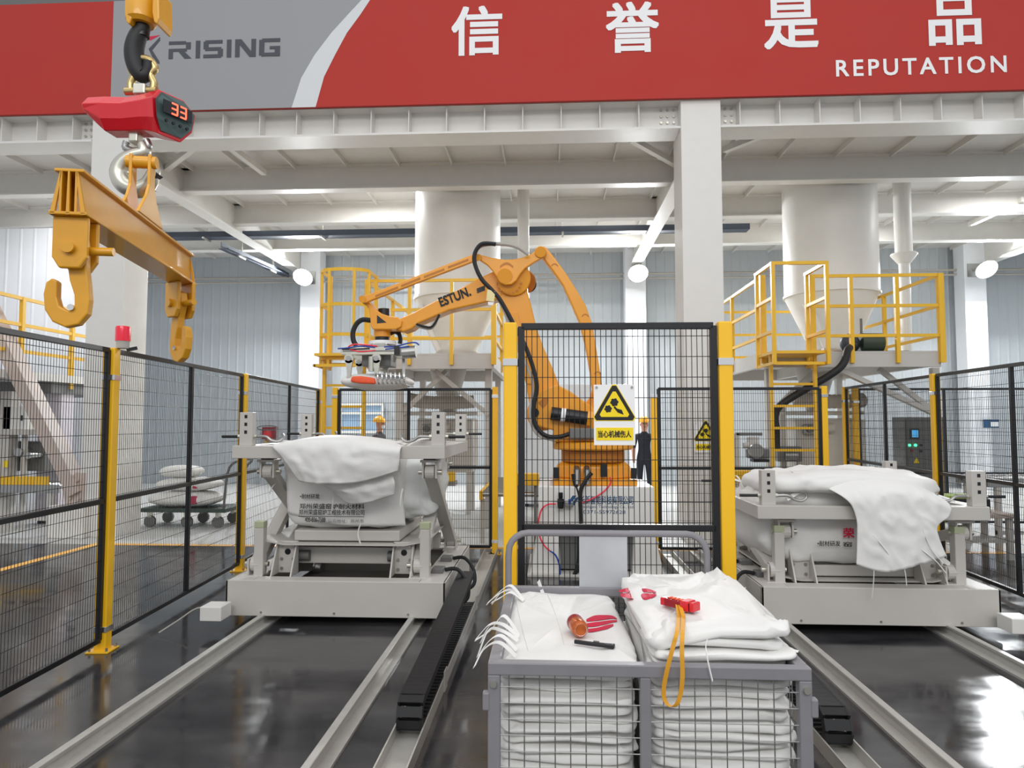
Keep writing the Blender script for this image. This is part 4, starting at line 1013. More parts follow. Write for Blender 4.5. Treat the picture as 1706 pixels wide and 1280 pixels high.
MB().tube([V(ox-.045, oy, cz(236)), V(ox-.05, oy, cz(246)), V(ox, oy, cz(252)), V(ox+.06, oy, cz(246)), V(ox+.05, oy, cz(234))], .017, 10, 4).build('swivel_eye', 'steel', sc, smooth=True)
MB().tube([hp(238, 240), hp(240, 254), hp(224, 260), hp(206, 272), hp(199, 290), hp(208, 308), hp(228, 316), hp(246, 308), hp(255, 292), hp(258, 280)], [.026+.018*math.sin(math.pi*k/45) for k in range(46)], 14, 5).build('lower_hook', 'zinc', sc, smooth=True)
MB().prism([hp(252, 280, oy-.02), hp(266, 292, oy-.02), hp(254, 300, oy-.02)], (0, .03, 0)).build('hook_tip', 'black', sc)
MB().tube([hp(238, 256), hp(246, 270), hp(256, 282)], .007, 8, 4).build('latch', 'steel', sc, smooth=True)
# spreader beam
N0 = P(120, 362, Z=2.40); F0 = P(301, 472, Z=2.40)
dv = (F0-N0); dv.z = 0; Lb = dv.length; dv.normalize(); sd = V(dv.y, -dv.x, 0)      # sd points to the camera's right
sp = thing('spreader_beam', 'yellow steel spreader beam with two plate hooks hanging below the scale', 'beam', (N0+F0)/2+V(0, 0, -.55))
A = N0-dv*.035; Bb = F0+dv*.06; zb = 2.40; hb_ = .17
def bm_box(s0, s1, a0, a1, z0, z1):
    vs = []
    for z in (z0, z1):
        for (s_, a_) in ((s0, a0), (s1, a0), (s1, a1), (s0, a1)): p = A+dv*a_+sd*s_; vs.append((p.x, p.y, z))
    return MB().add(vs, [(0,3,2,1),(4,5,6,7),(0,1,5,4),(1,2,6,5),(2,3,7,6),(3,0,4,7)])
Lt = (Bb-A).length
bm_box(-.05, .05, 0, Lt, zb+hb_-.012, zb+hb_).build('top_flange', 'lift_yellow', sp, bevel=.003)
bm_box(-.065, .065, 0, Lt, zb, zb+.012).build('bottom_flange', 'lift_yellow', sp, bevel=.003)
for s0 in (-.03, .022): bm_box(s0, s0+.008, 0, Lt, zb+.01, zb+hb_-.01).build('web', 'lift_yellow', sp)
for a0 in (.0, Lt-.01):
    p = A+dv*a0
    for s0, s1 in ((-.06, -.045), (.045, .06), (-.006, .006)):
        MB().prism([p+sd*s0*1.0+V(0, 0, 0), p+sd*s1+V(0, 0, 0), p+sd*(s1*.5)+V(0, 0, hb_-.01), p+sd*(s0*.5)+V(0, 0, hb_-.01)], dv*.012).build('end_rib', 'lift_yellow', sp)
_sd, _dv = sd.copy(), dv.copy()
# hooks hang with their broad side across the beam
def plate_hook2(c, mir, turn, k):
    Rt = Matrix.Rotation(turn, 3, 'Z'); ax_, br_ = Rt@_dv, Rt@_sd            # thickness along the beam, profile across it
    for s in (-.052, .030):
        q = [c+br_*x+V(0, 0, z) for x, z in ((-.06, 0), (.06, 0), (.06, -.15), (.035, -.19), (-.035, -.19), (-.06, -.15))]
        MB().prism([p+ax_*s for p in q], ax_*.022).build('clevis_plate', 'lift_yellow', sp, bevel=.006)
    pc_ = c+V(0, 0, -.115)
    MB().cyl(pc_-ax_*.07, pc_+ax_*.07, .022, 14).build('clevis_pin', 'lift_yellow', sp, smooth=True)
    MB().cyl(pc_+br_*.02, pc_+br_*.13, .016, 12).build('clevis_stud', 'lift_yellow', sp, smooth=True)
    pr = [(-.035, -.06), (0, -.045), (.035, -.06), (.045, -.115), (.045, -.2), (.055, -.28), (.06, -.34), (.055, -.40), (.025, -.445), (-.02, -.458), (-.065, -.435), (-.092, -.385), (-.098, -.32), (-.09, -.27), (-.07, -.252), (-.052, -.265), (-.052, -.33), (-.042, -.37), (-.012, -.388), (.008, -.365), (.006, -.32), (-.012, -.26), (-.02, -.2), (-.045, -.115)]
    hk_ = MB().prism([c-ax_*.02+br_*(x*mir)+V(0, 0, z*k) for x, z in pr], ax_*.04).build('plate_hook', 'lift_yellow', sp, bevel=.006)
    MB().cyl(c+br_*(.0)+V(0, 0, -.375*k)-ax_*.024, c+V(0, 0, -.375*k)-ax_*.03, .012, 8).build('bolt', 'chrome', hk_)
plate_hook2(N0+dv*.04, 1, 0, .88); plate_hook2(F0-dv*.0, -1, math.radians(-42), .94)
# bail plates up to the lower hook
mid = (A+Bb)/2
for s in (-.04, .04):
    e = mid+sd*s
    MB().prism([e-dv*.15+V(0, 0, hb_), e+dv*.15+V(0, 0, hb_), e+dv*.06+V(0, 0, hb_+.10), e+dv*.03+V(0, 0, hb_+.16), e+dv*.03+V(0, 0, hb_+.30), e-dv*.03+V(0, 0, hb_+.30), e-dv*.03+V(0, 0, hb_+.16), e-dv*.06+V(0, 0, hb_+.10)], sd*.014).build('bail_plate', 'lift_yellow', sp, bevel=.003)
zt__ = mid.z+hb_+.28
MB().cyl(mid-sd*.06+V(0, 0, hb_+.27), mid+sd*.07+V(0, 0, hb_+.27), .028, 14).build('bail_pin', 'lift_yellow', sp, smooth=True)
# ================================================================== wire trolley with folded bags in front
TX0, TX1, TY0, TY1, TZ = -.212, .872, 2.40, 3.53, .83
tr = thing('bag_trolley', 'grey steel wire-mesh trolley full of folded white bags in the foreground', 'trolley', ((TX0+TX1)/2, (TY0+TY1)/2, 0))
G = 'cart_grey'; tw = .042
def fbar(*a, name='frame_tube', m=G): return MB().bx(*a).build(name, m, tr, bevel=.004)
for z0 in (TZ-tw, .17):
    fbar(TX0, TX1, TY0, TY0+tw, z0, z0+tw); fbar(TX0, TX1, TY1-tw, TY1, z0, z0+tw)
    fbar(TX0, TX0+tw, TY0+tw, TY1-tw, z0, z0+tw); fbar(TX1-tw, TX1, TY0+tw, TY1-tw, z0, z0+tw)
for x in (TX0, TX1-tw):
    for y in (TY0, TY1-tw): fbar(x, x+tw, y, y+tw, .17+tw, TZ-tw)
xm = P(1076, 1180, Y=TY0).x
fbar(xm-.018, xm+.018, TY0+.002, TY0+.036, .17+tw, TZ-tw)
MB().bx(TX0+.01, TX1-.01, TY0+.01, TY1-.01, .14, .17).build('deck', 'machine_dark', tr)
def panel_mesh(a, b, z0, z1, n, w=.0042):
    a = Vector(a); b = Vector(b); m = MB()
    for i in range(1, n): p = a.lerp(b, i/n); m.wire((p.x, p.y, z0), (p.x, p.y, z1), w)
    z = z1-.052
    while z > z0: m.wire((a.x, a.y, z), (b.x, b.y, z), w); z -= .0535
    return m.build('wire_mesh', 'steel', tr, kind='stuff')
panel_mesh((TX0+.02, TY0+.008, 0), (TX1-.02, TY0+.008, 0), .19, TZ-.03, 20)
panel_mesh((TX0+.008, TY0+.02, 0), (TX0+.008, TY1-.02, 0), .19, TZ-.03, 21); panel_mesh((TX1-.008, TY0+.02, 0), (TX1-.008, TY1-.02, 0), .19, TZ-.03, 21)
panel_mesh((TX0+.02, TY1-.008, 0), (TX1-.02, TY1-.008, 0), .19, TZ-.03, 20)
for x in (TX0+.02, TX1-.02): MB().cyl((x, TY0, TZ-.07), (x, TY0-.012, TZ-.07), .011, 12).build('bolt', 'zinc', tr, smooth=True)
for x in (TX0-.006, TX1+.006): MB().bx(x-.012, x+.012, TY0-.004, TY0+.03, TZ-.16, TZ-.1).build('latch', G, tr, bevel=.005)
hy = TY1-.02; hx0, hx1 = P(847, 930, Y=hy).x, P(1178, 930, Y=hy).x; hz = P(1000, 889, Y=hy).z
MB().tube([V(hx0, hy, .5), V(hx0, hy, TZ), V(hx0, hy, hz-.12)]+[V(hx0+.10-.10*math.cos(a), hy, hz-.10+.10*math.sin(a)) for a in (math.pi*k/10 for k in range(1, 6))]+[V(hx1-.10+.10*math.sin(a), hy, hz-.10+.10*math.cos(a)) for a in (math.pi*k/10 for k in range(0, 6))]+[V(hx1, hy, hz-.14), V(hx1, hy, TZ), V(hx1, hy, .5)], .0165, 12).build('push_handle', G, tr, smooth=True)
MB().bx(P(965, 930, Y=hy).x, P(1045, 930, Y=hy).x, hy-.004, hy+.004, TZ-.05, hz-.004).build('back_plate', 'steel_sheet' if 'steel_sheet' in M else mat('steel_sheet', (188, 190, 194), .55, metal=.15, var=.12, scale=5).name, tr)
for x in (TX0+.1, TX1-.1):
    for y in (TY0+.12, TY1-.12):
        w_ = MB().cyl((x-.018, y, .06), (x+.018, y, .06), .06, 20).build('wheel', 'rubber', tr, smooth=True)
        MB().bx(x-.03, x-.024, y-.02, y+.02, .06, .13).bx(x+.024, x+.03, y-.02, y+.02, .06, .13).bx(x-.03, x+.03, y-.04, y+.04, .13, .14).build('caster_fork', 'zinc', w_)
# ---- folded bags, one object each
def folded_mesh(L, W, T, seed, amp=.010, droop=0., n=128, edge_amp=.022, hump=0.):
    """flat folded sack: slab with square corners, its rim pinched into wavy folds"""
    vs = []; fs = []; mm = 18
    def se(v, p): return math.copysign(abs(v)**p, v)
    for i in range(mm+1):
        ph = -math.pi/2+math.pi*i/mm
        for j in range(n):
            th = 2*math.pi*j/n
            cr = .35 if i in (0, mm) else 1
            x = se(math.cos(ph), .30)*se(math.cos(th), .16)*L/2; y = se(math.cos(ph), .30)*se(math.sin(th), .16)*W/2; z = se(math.sin(ph), .7)*T/2
            if i in (0, mm): x, y = se(math.cos(th), .16)*L*.17, se(math.sin(th), .16)*W*.17
            edge = max(abs(x)/(L/2), abs(y)/(W/2))
            w = amp*(1.2*nz((x, y, 0), 3.2, seed)+.8*nz((x, y, 0), 9, seed+3)+.35*nz((x, y, 0), 22, seed+5))
            rim = edge_amp*(nz((x*1.5, y*1.5, z*8), 4, seed+7)+.6*nz((x*2, y*2, z*26), 9, seed+11))*max(0, edge-.8)*5
            d = V(x/(L/2), y/(W/2), 0); d = d.normalized() if d.length > .01 else V(0, 0, 0)
            crs = amp*(.9*ridge(x*.5+y*.3, y*1.2-x*.3, 4.5, seed+15)+.7*ridge(x*1.2, y*.5+x*.4, 6, seed+25, 5)-.6*ridge(x*.8-y*.5, y, 3.5, seed+33, 6))
            vs.append(V(x, y, z+w+(crs if z > 0 else 0)-droop*(x/(L/2)*.5+.5)**2+hump*(1-(y/(W/2))**2)*.5)+d*rim)
    for i in range(mm):
        for j in range(n): fs.append((i*n+j, i*n+(j+1) % n, (i+1)*n+(j+1) % n, (i+1)*n+j))
    # caps as fans
    vs.append(sum((vs[j] for j in range(n)), V(0, 0, 0))/n); vs.append(sum((vs[mm*n+j] for j in range(n)), V(0, 0, 0))/n); c0, c1 = len(vs)-2, len(vs)-1
    fs += [(c0, (j+1) % n, j) for j in range(n)]+[(c1, mm*n+j, mm*n+(j+1) % n) for j in range(n)]
    me = bpy.data.meshes.new('folded_bag'); me.from_pydata([tuple(v) for v in vs], [], fs); me.update(); fix_normals(me)
    me.polygons.foreach_set('use_smooth', [True]*len(me.polygons)); me.materials.append(M['bag'])
    return me
LW = xm-TX0-.04; RW = TX1-xm-.05
var_l = [folded_mesh(LW-.012*(k % 2), 1.0-.012*k, .036+.006*(k % 3), 2.+k*3.7) for k in range(6)]; var_r = [folded_mesh(RW-.012*(k % 2), 1.0-.012*k, .036+.006*(k % 3), 40.+k*3.7) for k in range(6)]
ordn = ['lowest', 'second', 'third', 'fourth', 'fifth', 'sixth', 'seventh', 'eighth', 'ninth', 'tenth', 'eleventh', 'twelfth', 'thirteenth', 'fourteenth', 'fifteenth', 'sixteenth', 'seventeenth', 'eighteenth', 'nineteenth', 'twentieth', 'twenty-first', 'twenty-second']
random.seed(11)
def stack(var, cx, z0, n, step, side, grp):
    out = []
    for k in range(n):
        o = bpy.data.objects.new('folded_bag', var[(k*5+k//6) % len(var)]); link(o)
        o.location = (cx+random.uniform(-.006, .006), (TY0+TY1)/2-.005+random.uniform(-.012, .012), z0+step*(k+.5)); o.rotation_euler = (0, 0, random.uniform(-.012, .012)+(math.pi if k % 2 else 0)); OFF[o] = Vector(o.location)
        tag(o, f'folded white bulk bag in the {side} stack, {ordn[k]} from the trolley deck' if k else f'folded white bulk bag lying on the trolley deck in the {side} stack', 'bag', grp); out.append(o)
    return out
sl_ = stack(var_l, (TX0+xm)/2+.005, .18, 18, .0345, 'left', 'folded bags in the trolley, left stack')
sr_ = stack(var_r, (xm+TX1)/2-.0, .18, 22, .0338, 'right', 'folded bags in the trolley, right stack')
for k, o in enumerate(sr_[18:]): o.location.x += (.0, .012, -.008, .0)[k]; o.rotation_euler.y += (.02, .03, .045, .05)[k]; o.location.y += (.0, -.012, .012, .01)[k]
for o in (sl_[-1],): o.rotation_euler.z = .01
sl_[-1].data = folded_mesh(LW+.01, 1.03, .045, 31., amp=.010); sl_[-1]['label'] = 'folded white bag with red leaf print topping the left stack'
sr_[-1].data = folded_mesh(RW+.0, .98, .055, 37., amp=.024, droop=.03); sr_[-1]['label'] = 'folded white bag with red leaf print topping the right stack'
bpy.context.view_layer.update()
def surf(o, x, y):
    inv = o.matrix_world.inverted(); ok, loc, n, i = o.ray_cast(inv@V(x, y, 3), inv.to_3x3()@V(0, 0, -1))
    return (o.matrix_world@loc).z if ok else o.location.z
def leaf(o, pts, n=10, nm='leaf_print'):
    """print patch following the cloth: outline given as top and bottom polylines in photo pixels"""
    topl, botl = pts; vs = []; fs = []
    zt = o.location.z+.03
    def pos(q):
        p = P(*q, Z=zt)
        for _ in range(3): z = surf(o, p.x, p.y); p = P(*q, Z=z)
        return V(p.x, p.y, z+.003)
    tp = smooth_path([V(a, b, 0) for a, b in topl], 5); bt = smooth_path([V(a, b, 0) for a, b in botl], 5)
    m = min(len(tp), len(bt)); k = 6
    for i in range(m):
        for j in range(k+1):
            q = tp[i].lerp(bt[i], j/k); vs.append(pos((q.x, q.y)))
    for i in range(m-1):
        for j in range(k): fs.append((i*(k+1)+j, (i+1)*(k+1)+j, (i+1)*(k+1)+j+1, i*(k+1)+j+1))
    inv = o.matrix_world.inverted()
    me = bpy.data.meshes.new(nm); me.from_pydata([tuple(inv@v) for v in vs], [], fs); me.update(); me.materials.append(M['print_red'])
    c = bpy.data.objects.new(nm, me); link(c, o); OFF[c] = OFF[o]
tb = sl_[-1]; rb_ = sr_[-1]
leaf(tb, ([(977, 1033), (990, 1027), (1005, 1026), (1020, 1027), (1028, 1032)], [(977, 1037), (990, 1036), (1005, 1034), (1020, 1032), (1028, 1033)]))
leaf(tb, ([(977, 1040), (990, 1038), (1003, 1036.5), (1018, 1034.5), (1028, 1034.5)], [(978, 1046), (990, 1045.5), (1003, 1043), (1018, 1039), (1028, 1037)]))
leaf(tb, ([(979, 1049), (990, 1048), (1000, 1046), (1012, 1042.5), (1022, 1041)], [(980, 1055), (990, 1054), (1000, 1052), (1012, 1049), (1022, 1044)]))
leaf(rb_, ([(1031, 985), (1045, 981), (1060, 983), (1078, 982), (1093, 987)], [(1031, 988), (1045, 988), (1060, 988), (1078, 988), (1093, 989)]))
leaf(rb_, ([(1033, 990), (1046, 990), (1062, 990), (1078, 990), (1094, 991)], [(1035, 996), (1048, 998), (1064, 1000), (1080, 1000), (1092, 995)]))
# seams and fluttering ties
def seam(o, pts, nm='seam'):
    vs = []
    for q in smooth_path([V(a, b, 0) for a, b in pts], 6):
        p = P(q.x, q.y, Z=o.location.z+.03)
        for _ in range(3): z = surf(o, p.x, p.y); p = P(q.x, q.y, Z=z)
        vs.append(V(p.x, p.y, z+.001))
    inv = o.matrix_world.inverted(); mb = MB().tube(vs, .0016, 5)
    me = bpy.data.meshes.new(nm); me.from_pydata([tuple(inv@v) for v in mb.v], [], mb.f); me.update(); me.materials.append(M['bag_seam'])
    c = bpy.data.objects.new(nm, me); link(c, o); OFF[c] = OFF[o]
seam(tb, [(912, 990), (922, 1015), (932, 1045), (940, 1075)]); seam(tb, [(860, 1000), (868, 1040), (880, 1085)])
bpy.context.view_layer.update()
def btie(o, pts, w=.014):
    inv = o.matrix_world.inverted(); mb = MB().strip(smooth_path([Vector(p) for p in pts], 6), w, .0025, (.6, .5, .6))
    me = bpy.data.meshes.new('tie'); me.from_pydata([tuple(inv@v) for v in mb.v], [], mb.f); me.update(); fix_normals(me); me.materials.append(M['bag'])
    c = bpy.data.objects.new('tie', me); link(c, o); OFF[c] = OFF[o]
random.seed(5)
for (y, n_) in ((3.28, 4), (2.72, 4), (2.55, 2)):
    for k in range(n_):
        a = random.uniform(-.04, .04); x = TX0+.05
        btie(tb, [(x+.04, y+a, .815), (x-.02, y+a*1.2+.01, .86+random.uniform(-.01, .03)), (x-.07, y+a*1.5-.02, .84+random.uniform(-.02, .03)), (x-.10-random.uniform(0, .03), y+a*2-.05, .80+random.uniform(-.03, .02))])
btie(tb, [P(905, 990, Y=3.45), P(901, 980, Y=3.5), P(897, 968, Y=3.5)], .02)
for q in ([(1212, 1000), (1225, 990), (1242, 980)], [(1210, 1003), (1228, 1008), (1238, 1016)], [(1200, 998), (1222, 1005), (1234, 1010)]): btie(rb_, [P(a, b, Y=3.2) for a, b in q], .01)
btie(sr_[17], [P(1178, 1066, Y=2.44), P(1176, 1080, Y=2.41), P(1180, 1105, Y=2.39), P(1187, 1135, Y=2.385)], .006)
btie(sr_[18], [P(1300, 1085, Y=2.5), P(1318, 1084, Y=2.5), P(1330, 1086, Y=2.5)], .01)
# ---- small things lying on the bags
def on_bag(o, px, py, dz=0.):
    p = P(px, py, Z=o.location.z+.03)
    for _ in range(4): z = surf(o, p.x, p.y)+dz; p = P(px, py, Z=z)
    return V(p.x, p.y, z)
c1_ = on_bag(tb, 968, 1052, .034); c0_ = on_bag(tb, 948, 1026, .034); c0_.z = c1_.z = max(c0_.z, c1_.z)+.003; ax_ = (c1_-c0_).normalized(); c0_ = c1_-ax_*.122
cn = thing('drink_can', 'crumpled orange and gold drink can lying on the left bag stack', 'can', (c0_+c1_)/2-V(0, 0, .034))
Rm = ax_.to_track_quat('Z', 'Y').to_matrix()
MB().lathe(c0_, [(.026, 0), (.0275, .004), (.033, .014), (.033, .104), (.031, .112), (.026, .118), (.024, .1215)], 28, Rm).build('can_body', 'can', cn, smooth=True)
MB().lathe(c0_, [(.025, .1185), (.0235, .1225), (.02, .119), (.008, .1175)], 28, Rm).build('can_base', 'chrome', cn, smooth=True)
MB().lathe(c0_, [(.0333, .016), (.0333, .05)], 28, Rm).build('can_band', 'red_dark', cn, smooth=True)
k0 = on_bag(tb, 957, 1072, .008); k1 = on_bag(tb, 1024, 1078, .008)
kn = thing('utility_knife', 'black utility knife lying on the left bag stack', 'knife', (k0+k1)/2-V(0, 0, .008))
dk = (k1-k0); dk.z = 0; uk = V(-dk.y, dk.x, 0).normalized()
hz_ = max(k0.z, k1.z)+.002
pts = []
for i in range(9): t_ = i/8; p = k0+dk*t_; pts.append(V(p.x, p.y, hz_-.007)+uk*(.006+.004*t_-.004*math.sin(math.pi*t_)))
for i in range(8, -1, -1): t_ = i/8; p = k0+dk*t_; pts.append(V(p.x, p.y, hz_-.007)-uk*(.007+.004*t_+.003*math.sin(math.pi*t_)))
MB().prism(pts, (0, 0, .014)).build('handle', 'black', kn, bevel=.003)
sl2 = k0.lerp(k1, .55); MB().box(V(sl2.x, sl2.y, hz_+.009), (.022, .006, .004), Matrix.Rotation(math.atan2(dk.y, dk.x), 3, 'Z')).build('slider', 'machine_dark', kn)
r0 = on_bag(rb_, 1105, 1003, .016); r1 = on_bag(rb_, 1161, 1017, .016); zr_ = max(r0.z, r1.z)+.008
rc = thing('crane_remote', 'red handheld crane remote with yellow strap lying on the right bag stack', 'remote', (r0+r1)/2-V(0, 0, .02))
dr = (r1-r0); dr.z = 0; Lr = dr.length; dr.normalize(); ur_ = V(-dr.y, dr.x, 0)
def rbox(a0, a1, wd, th, nm, m, dz=0., bevel=.005, par=None):
    q = [r0+dr*a0-ur_*wd, r0+dr*a1-ur_*wd, r0+dr*a1+ur_*wd, r0+dr*a0+ur_*wd]
    return MB().prism([V(p.x, p.y, zr_-.016+dz) for p in q], (0, 0, th)).build(nm, m, par or rc, bevel=bevel)
rbox(0, Lr*.16, .022, .03, 'end_cap', 'red_plastic'); bd_ = rbox(Lr*.12, Lr*.68, .024, .03, 'body', 'red_dark'); rbox(Lr*.62, Lr*.86, .029, .038, 'guard_ring', 'red_plastic', -.002); rbox(Lr*.88, Lr*1.0, .026, .034, 'end_cap', 'red_plastic')
rbox(Lr*.84, Lr*.90, .022, .03, 'gap_band', 'black', 0, 0)
for k in range(4): rbox(Lr*(.18+.11*k), Lr*(.26+.11*k), .012, .004, 'button', 'orange_print', .03, .002, bd_)
# strap loop hanging over the front rail
def st(px, py, y): return P(px, py, Y=y)
ya = (r0+dr*Lr*.5).y-.03; s0 = r0+dr*(Lr*.52)-ur_*.02; s0.z = zr_
path = [s0, on_bag(rb_, 1131, 1026, .006), on_bag(rb_, 1130, 1031, .008), st(1128, 1052, 2.42), st(1122, 1075, 2.385), st(1113, 1110, 2.374), st(1106, 1145, 2.378), st(1107, 1165, 2.38), st(1116, 1177, 2.376), st(1127, 1174, 2.37), st(1134, 1155, 2.37), st(1137, 1125, 2.368), st(1136, 1085, 2.376), st(1137, 1055, 2.415), on_bag(rb_, 1138, 1031, .008), on_bag(rb_, 1138, 1026, .006), s0+dr*.012]
MB().strip(smooth_path(path, 6), .015, .0025, (1, .15, -.1)).build('strap', 'strap', rc, label='yellow wrist strap')
# ================================================================== silos and yellow railed platforms
def silo(px, label, flip):
    y = 12.78; x = P(px, 400, Y=y).x; R = .80
    t = thing('silo', label, 'silo', (x, y, 2.8))
    MB().lathe((x, y, 0), [(R, 3.95), (R, DZ-.01)], 56).build('shell', 'white', t, smooth=True)
    MB().lathe((x, y, 0), [(.36, 2.95), (R, 3.95)], 56).build('cone', 'white', t, smooth=True)
    MB().lathe((x, y, 0), [(R+.001, 3.93), (R+.02, 3.93), (R+.02, 3.97), (R+.001, 3.97)], 56).build('ring', 'white', t, smooth=True)
    MB().lathe((x, y, 0), [(.42, 2.78), (.42, 2.95), (.36, 2.96)], 32).build('outlet_flange', 'machine_grey', t, smooth=True)
    MB().tube([(x-.62, y-.45, 3.75), (x-.45, y-.5, 3.35), (x-.28, y-.45, 2.95)], .06, 12, 4).build('vent_pipe', 'white', t, smooth=True)
    return x
sxl = silo(763, 'large white silo behind the robot arm above the left platform', 1); sxr = silo(1382, 'large white silo above the right railed platform', -1)
def riser(px, y, r, z0, label, flange=None):
    x = P(px, 400, Y=y).x; t = thing('riser_pipe', label, 'pipe', (x, y, z0))
    if flange:
        zf = P(px, flange, Y=y).z
        MB().cyl((x, y, zf), (x, y, DZ-.01), r, 20).build('pipe', 'white', t, smooth=True)
        MB().lathe((x, y, 0), [(r*.7, zf-.16), (r*1.4, zf-.02), (r*1.5, zf), (r*1.5, zf+.02)], 24).build('flange', 'white', t, smooth=True)
        MB().cyl((x, y, z0), (x, y, zf-.1), r*.62, 18).build('pipe', 'white', t, smooth=True)
    else:
        MB().cyl((x, y, z0), (x, y, DZ-.01), r, 20).build('pipe', 'white', t, smooth=True)
        MB().lathe((x, y, 0), [(r*1.4, 4.3), (r*1.4, 4.34)], 24).build('flange', 'white', t, smooth=True)
riser(872, 12.8, .11, 2.8, 'white riser pipe right of the left silo'); riser(1505, 12.9, .15, 2.8, 'white riser pipe with flange right of the right silo', 425)
ZD = 2.72; ZR = (3.86, 3.40, 2.95)
def platform(X0, X1, Y0, Y1, fpx, ladder, label, cage, legs):
    t = thing('access_platform', label, 'platform', ((X0+X1)/2, (Y0+Y1)/2, 0))
    Yl = 'rail_yellow'; G = 'machine_grey'
    MB().bx(X0, X1, Y0, Y1, ZD-.03, ZD).build('deck', G, t)
    for y in (Y0, Y1-.08): MB().bx(X0, X1, y, y+.08, ZD-.24, ZD-.03).build('edge_beam', G, t, bevel=.005)
    for x in (X0, (X0+X1)/2-.04, X1-.08): MB().bx(x, x+.08, Y0+.08, Y1-.08, ZD-.22, ZD-.03).build('joist', G, t)
    for x, y in legs: MB().bx(x, x+.11, y, y+.11, 0, ZD-.22).build('leg', G, t, bevel=.006)
    for lx, ly in legs[:2]:
        for dx in (-.8, .8):
            if X0+.1 < lx+dx < X1-.1: MB().bar((lx+.06, ly+.06+dx*.06, ZD-.95), (lx+dx, ly+.06+dx*.06, ZD-.24), .08, .07).build('brace', G, t)
    if not cage: MB().bar((legs[1][0]+.05, legs[1][1]+.02, ZD-.95), ((X0+X1)/2-.2, Y0+.12, ZD-.24), .09, .07).build('brace', G, t)
    def rail(p, q, w=.045): MB().bar(p, q, w, w).build('guard_rail', Yl, t)
    def post(x, y, w=.055, z0=ZD-.18): MB().bx(x-w/2, x+w/2, y-w/2, y+w/2, z0, ZR[0]+.02).build('rail_post', Yl, t)
    for z in ZR:
        rail((fpx[0], Y0-.03, z), (X1, Y0-.03, z)); rail((X0, Y0, z), (X0, Y1, z)); rail((X1, Y0, z), (X1, Y1, z)); rail((X0, Y1, z), (X1, Y1, z))
    for x in fpx[1:-1]: post(x, Y0-.03)
    post(X0, Y0-.03, .08); post(X1, Y0-.03, .08)
    if abs(fpx[0]-X0) > .1: post(fpx[0], Y0-.03, .08)
    for x in (X0, X1):
        for k in (.5, 1.): post(x, Y0+(Y1-Y0)*k)
    # ladder with landing
    lx0, lx1, ly = ladder; la = MB()
    for x in (lx0, lx1): MB().bx(x-.022, x+.022, ly-.03, ly+.03, 0, ZD-.05).build('ladder_stringer', Yl, t)
    n = 8
    for k in range(n): z = .3+k*(ZD-.5)/(n-1); MB().bar((lx0, ly, z), (lx1, ly, z), .03, .035).build('rung', Yl, t)
    ya, yb = ly-.35, Y0; xa, xb = lx0-.06, lx1+.06
    MB().bx(xa, xb, ya+.05, yb, ZD-.10, ZD-.06).build('landing', Yl, t)
    MB().bx(xa, xb, ya+.05, ya+.09, ZD-.26, ZD-.22).build('landing_ring', Yl, t)
    for x in (xa, xb): MB().bx(x-.02, x+.02, ya+.05, yb, ZD-.26, ZD-.22).build('landing_ring', Yl, t)
    if cage:
        xc = (xa+xb)/2; r = (xb-xa)/2
        for z in (ZR[0]+.06, ZR[1], ZR[2], ZD-.12):
            pts = [V(xa, yb, z), V(xa, ly, z)]+[V(xc-r*math.cos(a), ly-.55*r*math.sin(a), z) for a in (math.pi*k/10 for k in range(1, 10))]+[V(xb, ly, z), V(xb, yb, z)]
            MB().strip(pts, .05, .012, (0, 0, 1)).build('cage_hoop', Yl, t)
        for a in (0, 1.0, 2.1, 3.14): x, y = xc-r*math.cos(a), ly-.55*r*math.sin(a); MB().bx(x-.02, x+.02, y-.012, y+.012, ZD-.26, ZR[0]+.08).build('cage_bar', Yl, t)
        for x in (xa, xb): MB().bx(x-.025, x+.025, yb-.06, yb, ZD-.26, ZR[0]+.08).build('cage_bar', Yl, t)
    else:
        for z in (ZR[0]+.03, ZR[1], ZR[2]-.02):
            rail((xa, ya, z), (xb, ya, z)) if z > ZR[0] else None
            rail((xa, ya, z), (xa, yb, z)); rail((xb, ya, z), (xb, yb, z))
        for x in (xa, xb):
            for y in (ya, yb-.05): MB().bx(x-.025, x+.025, y-.025, y+.025, ZD-.26, ZR[0]+.05).build('landing_post', Yl, t)
    return t
PY = 10.6
def fx(px): return P(px, 540, Y=PY).x
platform(fx(613), fx(823), PY, 14.0, [fx(613), fx(683), fx(753), fx(823)], (P(541, 600, Y=10.15).x, P(607, 600, Y=10.15).x, 10.15), 'grey access platform with yellow railing and round ladder cage behind robot arm', True, ((fx(653), PY+.3), (fx(805), PY+.3), (fx(640), 13.6), (fx(800), 13.6)))
platform(fx(1270), fx(1566), PY, 14.0, [fx(1352), fx(1417), fx(1493), fx(1566)], (P(1284, 600, Y=10.15).x, P(1357, 600, Y=10.15).x, 10.15), 'grey access platform with yellow railing and ladder at right', False, ((P(1276, 600, Y=11.0).x, 11.0), (P(1553, 600, Y=11.0).x, 11.0), (fx(1275), 13.6), (fx(1530), 13.6)))
